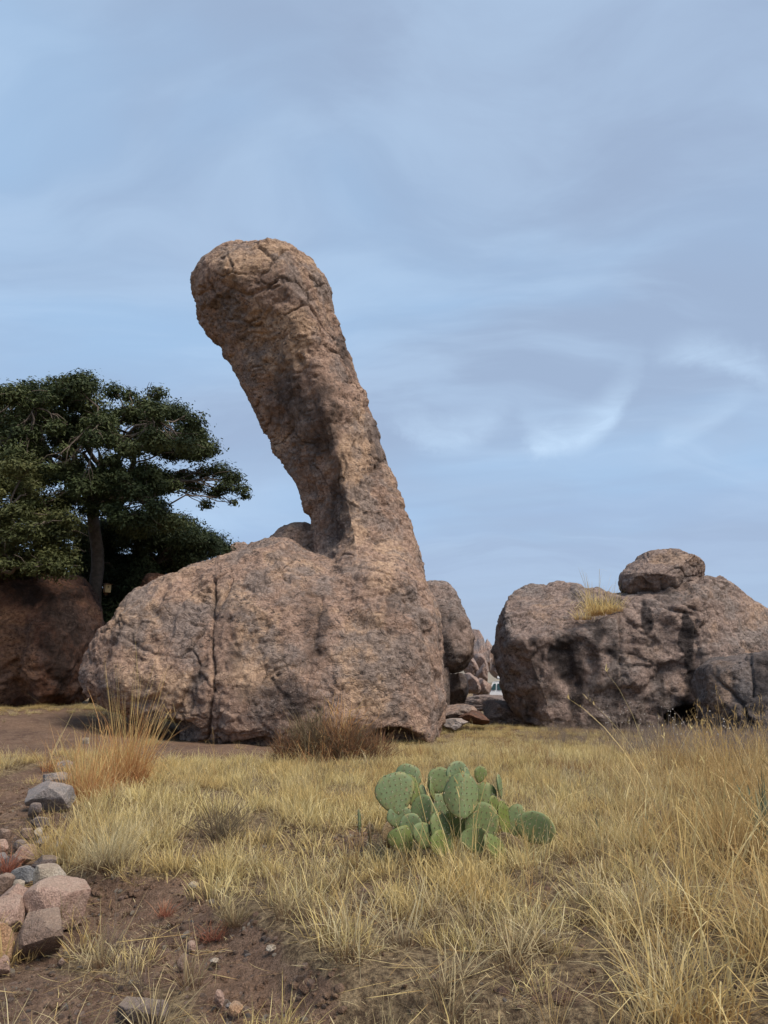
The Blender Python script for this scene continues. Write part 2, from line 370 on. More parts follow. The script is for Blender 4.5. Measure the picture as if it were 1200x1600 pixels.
# ------------------------------------------------------------------ materials
def new_mat(name, rough=0.9):
    m = bpy.data.materials.new(name); m.use_nodes = True; t = m.node_tree; t.nodes.clear()
    nt = NT(t); bs = nt.n('ShaderNodeBsdfPrincipled', {'Roughness': rough}); bs.inputs['Specular IOR Level'].default_value = 0.25
    nt.n('ShaderNodeOutputMaterial', {'Surface': bs.outputs[0]})
    return m, nt, bs
def rock_mat(name, pink, tan, grey, dark, tan_lo=0.47, dark_amt=0.8, scale=1.0, bump=1.0, streak=1.0):
    m, nt, bs = new_mat(name, 0.95); bs.inputs['Specular IOR Level'].default_value = 0.12
    co = nt.n('ShaderNodeTexCoord').outputs['Object']
    at = lambda a: nt.n('ShaderNodeAttribute', attribute_name=a).outputs['Fac']
    stain, tn, ck = at('stain'), at('tan'), at('crack')
    wv = nt.n('ShaderNodeVectorMath', {0: co, 1: nt.n('ShaderNodeVectorMath', {0: nt.n('ShaderNodeTexNoise', {'Vector': co, 'Scale': 0.8 * scale, 'Detail': 4}).outputs['Color'], 3: 0.9}, operation='SCALE').outputs[0]}, operation='ADD').outputs[0]
    n1 = nt.noise(wv, 0.55 * scale, 5, 0.6); n2 = nt.noise(wv, 2.1 * scale, 7, 0.65); n3 = nt.noise(co, 9 * scale, 6, 0.7); n4 = nt.noise(co, 34 * scale, 3, 0.6)
    st = nt.noise(nt.map(wv, (1.6 * scale, 1.6 * scale, 0.35 * scale)), 1.0, 6, 0.65)
    tf = nt.ramp(nt.math('ADD', nt.math('ADD', nt.math('MULTIPLY', n1, 0.6), nt.math('MULTIPLY', n2, 0.4)), nt.math('MULTIPLY', tn, 0.22)), tan_lo, tan_lo + 0.16)
    c = nt.mix(tf, pink, tan)
    c = nt.mix(nt.math('MULTIPLY', nt.ramp(nt.noise(wv, 0.8 * scale, 6, 0.65), 0.44, 0.60), 0.85), c, grey)
    # weathered varnish and lichen, plus shade painted in through the dark patches
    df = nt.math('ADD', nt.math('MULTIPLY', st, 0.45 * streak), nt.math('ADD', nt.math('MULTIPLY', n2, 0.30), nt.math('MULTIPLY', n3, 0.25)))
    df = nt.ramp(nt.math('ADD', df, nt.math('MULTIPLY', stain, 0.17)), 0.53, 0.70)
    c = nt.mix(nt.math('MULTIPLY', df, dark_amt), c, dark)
    sp = nt.ramp(n3, 0.40, 0.62)
    c = nt.mix(0.7, c, nt.mix(sp, (0.58, 0.55, 0.54), (1.30, 1.29, 1.27)), 'MULTIPLY')
    c = nt.mix(0.5, c, nt.mix(nt.ramp(n4, 0.3, 0.7), (0.72, 0.70, 0.69), (1.22, 1.22, 1.22)), 'MULTIPLY')
    # lichen specks, thick in some patches and absent in others
    lk = nt.math('MULTIPLY', nt.ramp(nt.noise(nt.map(co, (1, 1, 1.7)), 7 * scale, 8, 0.72), 0.535, 0.60), nt.ramp(nt.noise(wv, 0.9 * scale, 4, 0.6), 0.36, 0.60))
    c = nt.mix(nt.math('MULTIPLY', lk, 0.82), c, dark)
    pl = nt.math('MULTIPLY', nt.ramp(nt.noise(co, 11 * scale, 7, 0.7, 0.4), 0.56, 0.64), nt.ramp(nt.noise(wv, 0.7 * scale, 4, 0.6), 0.46, 0.62))
    c = nt.mix(nt.math('MULTIPLY', pl, 0.5), c, tuple(min(1, x * 1.7) for x in grey))
    c = nt.mix(nt.math('MULTIPLY', ck, 0.35), c, tuple(x * 0.8 for x in dark))  # crack lines tinted darker: weathering, and crease shade put into the colour
    nt.t.links.new(c, bs.inputs['Base Color'])
    wl = nt.n('ShaderNodeVectorMath', {0: co, 1: nt.n('ShaderNodeVectorMath', {0: nt.n('ShaderNodeTexNoise', {'Vector': co, 'Scale': 3.0 * scale, 'Detail': 3}).outputs['Color'], 3: 0.25}, operation='SCALE').outputs[0]}, operation='ADD').outputs[0]
    vo = nt.n('ShaderNodeTexVoronoi', {'Vector': nt.map(wl, (1, 1, 1.7)), 'Scale': 2.6 * scale}, feature='DISTANCE_TO_EDGE').outputs['Distance']
    hh = nt.math('ADD', nt.math('MULTIPLY', nt.ramp(vo, 0.0, 0.035), 0.30), nt.math('ADD', nt.math('MULTIPLY', n3, 0.9), nt.math('MULTIPLY', n4, 0.30)))
    bp = nt.n('ShaderNodeBump', {'Strength': 0.9 * bump, 'Distance': 0.09 / scale, 'Height': hh})
    nt.t.links.new(bp.outputs[0], bs.inputs['Normal'])
    return m
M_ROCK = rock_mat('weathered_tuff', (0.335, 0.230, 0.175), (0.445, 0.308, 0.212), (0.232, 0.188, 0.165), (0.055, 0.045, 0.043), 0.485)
M_GREY = rock_mat('grey_tuff', (0.275, 0.207, 0.175), (0.35, 0.246, 0.18), (0.23, 0.194, 0.175), (0.036, 0.031, 0.031), 0.54, 0.92)
M_GREY2 = rock_mat('dark_grey_tuft', (0.165, 0.135, 0.122), (0.24, 0.175, 0.135), (0.14, 0.125, 0.12), (0.03, 0.027, 0.028), 0.54, 0.92)
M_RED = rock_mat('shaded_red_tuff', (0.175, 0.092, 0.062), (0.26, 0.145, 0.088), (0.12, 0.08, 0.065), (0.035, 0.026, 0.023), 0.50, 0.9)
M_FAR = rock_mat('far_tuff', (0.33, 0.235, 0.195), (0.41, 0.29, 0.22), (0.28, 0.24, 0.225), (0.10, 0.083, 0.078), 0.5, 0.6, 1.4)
def stone_mat(name, a, b, dark, scale=6.0):
    m, nt, bs = new_mat(name, 0.85)
    co = nt.n('ShaderNodeTexCoord').outputs['Object']
    n1, n2, n3 = nt.noise(co, scale, 6, 0.65), nt.noise(co, scale * 4, 6, 0.7), nt.noise(co, scale * 14, 3, 0.6)
    c = nt.mix(nt.ramp(n1, 0.38, 0.64), a, b)
    c = nt.mix(nt.math('MULTIPLY', nt.ramp(n2, 0.52, 0.72), 0.6), c, dark)
    c = nt.mix(0.8, c, nt.mix(nt.ramp(n3, 0.35, 0.65), (0.62, 0.61, 0.60), (1.3, 1.3, 1.3)), 'MULTIPLY')
    c = nt.mix(nt.math('MULTIPLY', nt.ramp(nt.noise(co, scale * 7, 7, .72), .55, .62), .5), c, dark)
    nz = nt.n('ShaderNodeSeparateXYZ', {0: nt.n('ShaderNodeNewGeometry').outputs['Normal']}).outputs[2]
    c = nt.mix(nt.math('MULTIPLY', nt.ramp(nt.math('ADD', nz, nt.math('MULTIPLY', n2, .6)), .85, 1.3), .5), c, (0.36, 0.27, 0.20))      # settled dust
    nt.t.links.new(c, bs.inputs['Base Color'])
    bp = nt.n('ShaderNodeBump', {'Strength': 1.0, 'Distance': 0.03, 'Height': nt.math('ADD', n2, nt.math('MULTIPLY', n3, 0.4))})
    nt.t.links.new(bp.outputs[0], bs.inputs['Normal'])
    return m
M_S_PINK = stone_mat('pink_stone', (0.36, 0.235, 0.185), (0.47, 0.335, 0.27), (0.17, 0.105, 0.08))
M_S_BUFF = stone_mat('buff_stone', (0.36, 0.30, 0.23), (0.52, 0.46, 0.38), (0.20, 0.14, 0.10))
M_S_BLUE = stone_mat('blue_grey_stone', (0.17, 0.172, 0.178), (0.27, 0.265, 0.26), (0.12, 0.12, 0.14))
M_S_GREY = stone_mat('grey_stone', (0.22, 0.20, 0.19), (0.34, 0.29, 0.27), (0.09, 0.085, 0.085))
M_S_DARK = stone_mat('dark_stone', (0.12, 0.10, 0.095), (0.20, 0.15, 0.13), (0.05, 0.045, 0.045))
M_S_BROWN = stone_mat('brown_stone', (0.20, 0.14, 0.11), (0.30, 0.205, 0.155), (0.07, 0.058, 0.055))
M_S_ORANGE = stone_mat('orange_stone', (0.38, 0.22, 0.125), (0.44, 0.29, 0.18), (0.2, 0.11, 0.07))

def ground_mat():
    m, nt, bs = new_mat('dirt', 0.97); bs.inputs['Specular IOR Level'].default_value = 0.08
    co = nt.n('ShaderNodeNewGeometry').outputs['Position']
    g = nt.n('ShaderNodeAttribute', attribute_name='litter').outputs['Fac']
    n0, n1, n2, n3 = nt.noise(co, 0.7, 5, 0.6), nt.noise(co, 3.0, 7, 0.65), nt.noise(co, 18, 6, 0.7), nt.noise(co, 75, 4, 0.65)
    c = nt.mix(nt.ramp(n0, 0.35, 0.65), (0.22, 0.142, 0.098), (0.15, 0.098, 0.073))
    c = nt.mix(nt.math('MULTIPLY', nt.ramp(n1, 0.42, 0.68), 0.7), c, (0.27, 0.185, 0.128))
    lit = nt.mix(nt.ramp(n2, 0.35, 0.65), (0.12, 0.085, 0.055), (0.30, 0.225, 0.13))
    c = nt.mix(nt.math('MULTIPLY', nt.ramp(nt.math('ADD', g, nt.math('MULTIPLY', nt.math('SUBTRACT', n1, 0.5), 0.8)), 0.25, 0.75), 0.85), c, lit)
    c = nt.mix(0.8, c, nt.mix(nt.ramp(n2, 0.32, 0.68), (0.62, 0.60, 0.58), (1.3, 1.3, 1.3)), 'MULTIPLY')
    c = nt.mix(0.7, c, nt.mix(nt.ramp(n3, 0.3, 0.7), (0.62, 0.6, 0.6), (1.35, 1.35, 1.35)), 'MULTIPLY')
    nt.t.links.new(c, bs.inputs['Base Color'])
    bp = nt.n('ShaderNodeBump', {'Strength': 1.0, 'Distance': 0.05, 'Height': nt.math('ADD', n2, nt.math('MULTIPLY', n3, 0.6))})
    nt.t.links.new(bp.outputs[0], bs.inputs['Normal'])
    return m
M_DIRT = ground_mat()

def blade_mat(name, cols, root, patch=None, transl=0.4, patch_scale=0.5):
    """dry grass: colour by blade and by clump, darker root end"""
    m = bpy.data.materials.new(name); m.use_nodes = True; t = m.node_tree; t.nodes.clear(); nt = NT(t)
    at = lambda a: nt.n('ShaderNodeAttribute', attribute_name=a).outputs['Fac']
    rnd, tt = at('rnd'), at('t'); ob = nt.n('ShaderNodeObjectInfo').outputs['Random']
    pos = nt.n('ShaderNodeNewGeometry').outputs['Position']
    f = nt.math('ADD', nt.math('MULTIPLY', rnd, 0.55), nt.math('MULTIPLY', ob, 0.45))
    cr = nt.n('ShaderNodeValToRGB', {0: f}); el = cr.color_ramp.elements
    while len(el) < len(cols): el.new(0.5)
    for i, c in enumerate(cols): el[i].position = 0.12 + 0.76 * i / (len(cols) - 1); el[i].color = tuple(c) + (1,)
    c = cr.outputs[0]
    if patch: c = nt.mix(nt.math('MULTIPLY', nt.ramp(nt.noise(pos, patch_scale, 4, 0.6), 0.44, 0.64), 0.75), c, patch)
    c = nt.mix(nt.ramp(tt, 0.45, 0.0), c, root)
    df = nt.n('ShaderNodeBsdfDiffuse', {'Color': c}); tr = nt.n('ShaderNodeBsdfTranslucent', {'Color': c})
    mx = nt.n('ShaderNodeMixShader', {0: transl, 1: df.outputs[0], 2: tr.outputs[0]})
    nt.n('ShaderNodeOutputMaterial', {'Surface': mx.outputs[0]})
    return m
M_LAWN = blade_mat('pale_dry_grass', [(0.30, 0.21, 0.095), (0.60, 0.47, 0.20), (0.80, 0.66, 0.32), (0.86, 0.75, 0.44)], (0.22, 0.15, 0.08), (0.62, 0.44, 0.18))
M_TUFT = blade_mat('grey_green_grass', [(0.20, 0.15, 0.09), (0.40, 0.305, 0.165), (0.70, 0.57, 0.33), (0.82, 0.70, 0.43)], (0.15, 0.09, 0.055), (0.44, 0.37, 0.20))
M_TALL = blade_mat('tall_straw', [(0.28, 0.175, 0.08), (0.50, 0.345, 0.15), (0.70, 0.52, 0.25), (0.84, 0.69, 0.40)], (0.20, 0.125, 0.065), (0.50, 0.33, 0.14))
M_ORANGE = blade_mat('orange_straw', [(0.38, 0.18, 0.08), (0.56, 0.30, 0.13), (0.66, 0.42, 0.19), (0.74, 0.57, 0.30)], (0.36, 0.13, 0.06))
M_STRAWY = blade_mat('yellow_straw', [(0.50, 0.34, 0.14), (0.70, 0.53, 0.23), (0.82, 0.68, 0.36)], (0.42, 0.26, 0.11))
M_RUST = blade_mat('rusty_twigs', [(0.16, 0.09, 0.06), (0.27, 0.15, 0.08), (0.38, 0.21, 0.10), (0.46, 0.30, 0.14)], (0.10, 0.06, 0.045))
M_GREYTW = blade_mat('grey_twigs', [(0.17, 0.13, 0.11), (0.27, 0.21, 0.18), (0.36, 0.30, 0.24)], (0.10, 0.07, 0.06))
M_DARKTW = blade_mat('dark_twigs', [(0.09, 0.07, 0.055), (0.16, 0.12, 0.08), (0.28, 0.22, 0.13)], (0.06, 0.045, 0.035))
M_YUCCA = blade_mat('yucca_leaf', [(0.10, 0.13, 0.085), (0.17, 0.20, 0.13), (0.26, 0.28, 0.19)], (0.20, 0.18, 0.11), None, 0.1)
M_REDGR = blade_mat('red_grass', [(0.36, 0.14, 0.09), (0.48, 0.22, 0.13), (0.52, 0.33, 0.19)], (0.28, 0.10, 0.07))

def leaf_mat(name, a, b, c3):
    m = bpy.data.materials.new(name); m.use_nodes = True; t = m.node_tree; t.nodes.clear(); nt = NT(t)
    rnd = nt.n('ShaderNodeAttribute', attribute_name='rnd').outputs['Fac']
    cr = nt.n('ShaderNodeValToRGB', {0: rnd}); el = cr.color_ramp.elements; el.new(0.5)
    for i, c in enumerate((a, b, c3)): el[i].position = (0.1, 0.55, 0.95)[i]; el[i].color = tuple(c) + (1,)
    bs = nt.n('ShaderNodeBsdfPrincipled', {'Base Color': cr.outputs[0], 'Roughness': 0.6}); bs.inputs['Specular IOR Level'].default_value = 0.2
    tr = nt.n('ShaderNodeBsdfTranslucent', {'Color': cr.outputs[0]})
    mx = nt.n('ShaderNodeMixShader', {0: 0.15, 1: bs.outputs[0], 2: tr.outputs[0]}); nt.n('ShaderNodeOutputMaterial', {'Surface': mx.outputs[0]})
    return m
M_LEAF = leaf_mat('oak_leaf', (0.027, 0.039, 0.016), (0.062, 0.080, 0.030), (0.125, 0.142, 0.060))
M_LEAF2 = leaf_mat('olive_leaf', (0.036, 0.042, 0.014), (0.080, 0.088, 0.029), (0.15, 0.145, 0.055))
M_LEAF3 = leaf_mat('dark_leaf', (0.024, 0.036, 0.017), (0.048, 0.066, 0.028), (0.09, 0.11, 0.05))
M_BARK = stone_mat('bark', (0.10, 0.08, 0.065), (0.15, 0.12, 0.095), (0.05, 0.04, 0.033), 5.0)
def plain(name, col, rough=0.6, metal=0.0, noise=0.12, scale=8.0):
    m, nt, bs = new_mat(name, rough); co = nt.n('ShaderNodeTexCoord').outputs['Object']
    f = nt.ramp(nt.noise(co, scale, 5, 0.6), 0.3, 0.7)
    nt.t.links.new(nt.mix(f, tuple(c * (1 - noise) for c in col), tuple(c * (1 + noise) for c in col)), bs.inputs['Base Color'])
    bs.inputs['Metallic'].default_value = metal
    return m

# ------------------------------------------------------------------ ground
KEEP = []          # footprints of rocks: (cx, cy, rx, ry)
BARE = [(230, 1440, 125, 52, 1.0), (320, 1490, 125, 60, 1.0), (415, 1545, 130, 55, 1.0), (50, 1440, 85, 75, 1.0), (60, 1580, 170, 75, .95), (205, 1392, 130, 30, .95), (60, 1150, 190, 42, 1.0), (330, 1174, 150, 17, 1.0),
        (10, 1330, 58, 115, 1.0), (62, 1265, 62, 66, .95), (420, 1575, 120, 45, .9), (560, 1318, 34, 30, .75), (590, 1400, 45, 50, .4), (470, 1330, 110, 26, .35), (870, 1545, 100, 26, .5), (330, 1320, 60, 22, .5),
        (520, 1190, 70, 10, .8), (700, 1150, 60, 20, .3), (700, 1345, 90, 15, .5)]
def bare_at(P):
    px, py = proj(P)
    wv = fbm(P * np.array([1.3, 1.3, 0]), 4, 61)
    b = np.zeros(len(P))
    for cx, cy, rx, ry, a in BARE:
        q = np.sqrt(((px - cx) / rx) ** 2 + ((py - cy) / ry) ** 2)
        b = np.maximum(b, a * sstep(1.25, 0.65, q + wv * 0.55))
    return np.clip(b, 0, 1), px, py
def axis(lo, hi, a, b, d, far):
    c = list(np.arange(a, b, d)); s = d; x = b
    while x < hi: c.append(x); s *= 1.13; x += s
    c.append(hi); s = d; x = a - d
    while x > lo: c.append(x); s *= 1.13; x -= s
    c.append(lo); return np.array(sorted(c))
gx = axis(-2500, 2500, -5.5, 6, 0.045, 0); gy = axis(-600, 4000, 3.2, 11.5, 0.045, 0)
XX, YY = np.meshgrid(gx, gy); ZZ = hgt(XX, YY)
Pg = np.stack([XX.ravel(), YY.ravel(), ZZ.ravel()], 1)
bare_g, _, _ = bare_at(Pg)
nr = sstep(25, 9, Pg[:, 1])
Pg[:, 2] += nr * (0.024 * fbm(Pg * np.array([4, 4, 0]) + 3, 4, 71, 0.6) + 0.022 * bare_g * fbm(Pg * np.array([9, 9, 0]) + 3, 3, 75, 0.65)) - 0.03 * bare_g * nr
ny, nx = XX.shape; i = np.arange(ny - 1)[:, None] * nx + np.arange(nx - 1)[None]
Fg = np.stack([i, i + 1, i + nx + 1, i + nx], -1).reshape(-1, 4)
ground = link('ground', mesh_np('ground', Pg, [Fg], M_DIRT, True, {'litter': 1 - bare_g}))
props(ground, kind='structure')
# far low hills round the plain
hr = []
for r_, top in ((900, 0.0), (1150, 1.0), (1500, 0.0)):
    a = np.linspace(0, 2 * math.pi, 240, endpoint=False)
    Pc = np.stack([np.cos(a) * 3, np.sin(a) * 3, np.zeros(240)], 1)
    hr.append(np.stack([np.cos(a) * r_, np.sin(a) * r_, -6 + top * (26 + 34 * fbm(Pc * 1.2, 5, 91))], 1))
Vh, Fh = loft(hr, False)
hills = link('hills', mesh_np('hills', Vh, Fh, plain('hill_scrub', (0.20, 0.17, 0.13), 0.95, 0, 0.3, 0.02), True)); props(hills, kind='structure')

# ------------------------------------------------------------------ the leaning rock
YM = 23.6
body = loft_x([(134, 1040, 1062, YM - .3, .35, 0), (150, 1006, 1076, YM - .3, 1.2, .1), (180, 968, 1096, YM - .3, 1.9, .2), (225, 927, 1120, YM - .2, 2.4, .35), (300, 888, 1158, YM, 2.8, .6),
               (375, 858, 1176, YM, 3.0, .8), (430, 843, 1182, YM, 3.1, .9), (490, 858, 1182, YM, 3.1, 1.0), (550, 880, 1182, YM, 3.1, .9), (620, 905, 1180, YM, 2.9, .6), (665, 965, 1172, YM, 2.2, .3), (684, 1030, 1120, YM, 1.0, 0)], 0.72)
YN = 24.6
neck = loft_z([(399, 372, 420, YN - .3, .35, 396, 0.00), (402, 345, 455, YN - .3, .8, 400, 0.00), (412, 334, 482, YN - .3, 1.3, 403, 0.00), (428, 317, 502, YN - .3, 1.65, 406, 0.00), (454, 304, 515, YN - .3, 1.95, 420, 0.08), (484, 304, 519, YN - .2, 2.05, 440, 0.23), (520, 330, 525, YN - .1, 2.0, 462, 0.46),
               (560, 355, 540, YN, 1.9, 480, 0.70), (600, 380, 556, YN, 1.8, 494, 0.78), (640, 400, 578, YN, 1.75, 506, 0.93), (680, 421, 597, YN, 1.7, 517, 1.01), (700, 433, 602, YN, 1.7, 523, 1.08), (740, 457, 613, YN, 1.65, 534, 1.16), (780, 475, 628, YN, 1.6, 542, 1.24), (820, 482, 643, YN, 1.65, 549, 1.24),
               (850, 488, 653, YN - .1, 1.8, 555, 1.08), (880, 490, 661, YN - .3, 2.1, 565, 0.46), (910, 485, 668, YN - .5, 2.5, 575, 0.16), (960, 480, 684, YN - .7, 2.9, 580, 0.00), (1040, 485, 691, YN - .8, 3.2, 585, 0.00), (1090, 490, 690, YN - .8, 3.2, 585, 0.00), (1130, 505, 684, YN - .8, 3.1, 590, 0.00), (1172, 530, 668, YN - .8, 2.7, 590, 0.00)], 0.85, 90)
hump = ellipsoid(W(474, 884, 25.8), (1.35, 1.2, 1.42))
hump2 = ellipsoid(W(440, 895, 25.0), (1.5, 1.5, 1.05))
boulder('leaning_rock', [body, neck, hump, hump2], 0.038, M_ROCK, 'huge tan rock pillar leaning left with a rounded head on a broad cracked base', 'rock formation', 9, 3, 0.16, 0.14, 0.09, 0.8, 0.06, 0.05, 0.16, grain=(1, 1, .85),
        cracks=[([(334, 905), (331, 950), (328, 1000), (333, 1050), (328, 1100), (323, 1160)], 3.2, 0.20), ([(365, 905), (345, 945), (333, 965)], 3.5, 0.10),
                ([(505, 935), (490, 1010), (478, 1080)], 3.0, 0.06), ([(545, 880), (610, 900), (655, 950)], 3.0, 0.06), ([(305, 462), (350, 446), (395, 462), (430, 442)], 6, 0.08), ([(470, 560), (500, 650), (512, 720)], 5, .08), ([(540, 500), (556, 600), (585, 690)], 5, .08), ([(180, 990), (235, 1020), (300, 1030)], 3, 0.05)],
        stains_and_shade=[(448, 615, 38, 60, 1.0), (505, 660, 30, 75, 1.0), (535, 560, 14, 90, .7), (525, 800, 22, 90, .9), (380, 455, 60, 25, .5), (345, 590, 20, 60, .8), (590, 690, 16, 60, .7),  # dark staining, with the underside's shade painted into the same patches
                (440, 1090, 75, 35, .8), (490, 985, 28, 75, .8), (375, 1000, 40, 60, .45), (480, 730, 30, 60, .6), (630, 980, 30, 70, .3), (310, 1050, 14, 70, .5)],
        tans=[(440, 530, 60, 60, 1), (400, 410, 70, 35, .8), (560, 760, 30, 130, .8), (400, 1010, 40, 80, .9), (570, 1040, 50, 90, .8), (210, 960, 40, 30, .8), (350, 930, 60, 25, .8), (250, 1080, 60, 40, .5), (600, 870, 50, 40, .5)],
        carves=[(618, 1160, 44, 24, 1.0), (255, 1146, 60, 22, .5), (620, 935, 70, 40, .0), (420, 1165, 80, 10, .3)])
KEEP.append((-3.6, 23.7, 5.6, 3.5))

# ------------------------------------------------------------------ boulders on the right
YR = 29.6
lobeL = loft_x([(777, 1000, 1040, YR, .4, 0), (786, 962, 1085, YR, 1.5, .1), (806, 926, 1122, YR, 2.3, .3), (835, 909, 1140, YR, 2.8, .5), (872, 911, 1150, YR, 3.0, .6), (915, 921, 1152, YR, 3.1, .7), (960, 930, 1152, YR, 3.1, .7), (1010, 960, 1150, YR, 2.6, .5), (1050, 1010, 1130, YR, 1.2, 0)], 0.72)
lobeR = loft_x([(940, 985, 1110, YR - .3, .8, .2), (965, 942, 1150, YR - .3, 2.3, .5), (1000, 922, 1152, YR - .3, 2.9, .8), (1060, 908, 1152, YR - .3, 3.2, 1.0), (1110, 898, 1152, YR - .2, 3.3, 1.0), (1150, 916, 1150, YR - .2, 3.2, .8), (1195, 948, 1148, YR - .1, 3.0, .6), (1235, 992, 1142, YR, 2.4, .4), (1265, 1050, 1115, YR, .9, 0)], 0.70)
boulder('boulder', [lobeL, lobeR], 0.065, M_GREY, 'broad grey brown boulder with black water streaks and a small rock perched on top', 'boulder', 6, 11, 0.28, 0.15, 0.07, 0.75, 0.06, 0.04,
        cracks=[([(968, 940), (966, 1000), (970, 1060), (972, 1110)], 4, 0.12), ([(905, 965), (960, 950), (1000, 945), (1080, 960)], 5, 0.12), ([(1085, 950), (1090, 1020), (1075, 1090)], 3, 0.10)],
        cuts=[(W(950, 1050, 27.35), (-.05, -1, -.06)), (W(960, 962, 27.5), (-.22, -.62, .80)), (W(800, 1040, 28.2), (-.75, -.6, -.25)), (W(1150, 1000, 27.6), (.45, -.8, .25))],
        stains_and_shade=[(885, 1030, 32, 45, 1.3), (905, 1090, 16, 60, 1.1), (840, 1030, 14, 50, .8), (1008, 966, 11, 26, 1.6), (1072, 1000, 12, 45, 2.2), (1078, 1060, 10, 50, 1.4), (960, 1040, 10, 80, .6), (1030, 1080, 8, 60, .5), (930, 1000, 9, 70, .6), (1090, 1120, 40, 25, 1.4), (970, 1140, 120, 14, 1.0), (1098, 1080, 14, 60, 1.2), (825, 1105, 20, 40, .8), (1060, 930, 40, 18, .6)],  # water streaks; by the right-hand hollow also shade painted dark
        tans=[(840, 940, 50, 30, .5), (1130, 950, 60, 40, .6), (1180, 980, 30, 50, .6), (1020, 1090, 50, 40, .25)],
        carves=[(1080, 1126, 46, 24, .9), (930, 952, 40, 18, .35), (900, 1040, 40, 50, .25)])
KEEP.append((9.6, 29.6, 6.3, 3.6))
YS = 28.9
boulder('perched_rock', [loft_x([(972, 905, 922, YS, .3, 0), (980, 888, 928, YS, .8, 0), (1000, 872, 932, YS, 1.1, .1), (1030, 860, 928, YS, 1.25, .15), (1060, 859, 918, YS, 1.2, .1), (1085, 868, 908, YS, .9, 0), (1098, 880, 898, YS, .35, 0)], 0.62)], 0.04, M_GREY,
        'small rounded rock perched on top of the broad streaked boulder', 'rock', 5, 17, 0.15, 0.10, 0.05, 1.1, 0.05, 0.03, cuts=[(W(1020, 905, 27.9), (-.3, -.8, -.65)), (W(1035, 872, 28.3), (-.25, -.55, .75)), (W(1072, 866, 28.9), (.5, -.15, .85)), (W(1004, 874, 28.9), (-.6, -.1, .78)), (W(1085, 900, 28.4), (.6, -.7, -.35))], slab=.1, stains_and_shade=[(1000, 915, 40, 20, .7)], tans=[(1050, 870, 40, 14, .9)])
YF = 24.6
boulder('boulder', [loft_x([(1103, 1085, 1150, YF, .5, 0), (1112, 1044, 1166, YF, 1.1, .2), (1140, 1032, 1172, YF, 1.7, .4), (1175, 1020, 1174, YF, 2.0, .5), (1220, 1014, 1174, YF, 2.1, .5), (1270, 1035, 1172, YF, 1.8, .4), (1310, 1080, 1160, YF, .8, 0)], 0.66)], 0.05, M_GREY2,
        'dark angular boulder in front of the broad streaked one at the right edge', 'boulder', 4, 23, 0.3, 0.16, 0.08, 0.9, 0.06, 0.04, cuts=[(W(1150, 1090, 22.9), (-.6, -.85, .08)), (W(1190, 1045, 23.3), (-.1, -.75, .6))],
        stains_and_shade=[(1165, 1130, 50, 40, .7), (1192, 1060, 16, 60, 1.0)], tans=[(1130, 1080, 30, 50, .6)],
        cracks=[([(1120, 1060), (1160, 1100), (1185, 1150)], 4, 0.12), ([(1172, 1030), (1178, 1090)], 3, .1)])
KEEP.append((13.0, 25.6, 2.9, 2.4))

# ------------------------------------------------------------------ boulders on the left, under the trees
YL = 30.5
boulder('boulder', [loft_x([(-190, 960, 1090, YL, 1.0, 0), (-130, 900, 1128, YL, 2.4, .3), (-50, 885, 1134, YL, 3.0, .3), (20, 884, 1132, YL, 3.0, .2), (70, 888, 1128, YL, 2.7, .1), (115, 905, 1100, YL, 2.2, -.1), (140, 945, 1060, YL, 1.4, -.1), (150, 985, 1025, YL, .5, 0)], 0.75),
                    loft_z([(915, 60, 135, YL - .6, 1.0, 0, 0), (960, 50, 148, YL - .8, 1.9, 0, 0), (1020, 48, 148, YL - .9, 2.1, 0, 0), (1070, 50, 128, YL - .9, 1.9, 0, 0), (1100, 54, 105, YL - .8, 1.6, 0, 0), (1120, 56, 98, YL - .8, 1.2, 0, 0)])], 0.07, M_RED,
        'dark reddish boulder in deep shade under the big oak', 'boulder', 6, 29, 0.3, 0.14, 0.06, 0.8, 0.05, 0.04, stains_and_shade=[(90, 1000, 30, 120, .9), (120, 990, 25, 90, .8), (50, 930, 120, 30, 1.0)], tans=[(20, 1000, 40, 80, .9)],
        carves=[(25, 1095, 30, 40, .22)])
KEEP.append((-14, 30.5, 6.0, 3.2))
YB = 33.5
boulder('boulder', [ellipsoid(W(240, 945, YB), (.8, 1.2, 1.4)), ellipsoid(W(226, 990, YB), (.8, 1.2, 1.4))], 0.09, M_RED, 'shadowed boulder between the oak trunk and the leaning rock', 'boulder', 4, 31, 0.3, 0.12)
boulder('boulder', [ellipsoid(W(376, 900, 38), (1.25, 1.3, 1.6))], 0.09, M_ROCK, 'pale rounded rock tip peeping over the leaning rock base', 'boulder', 4, 33, 0.2, 0.1)

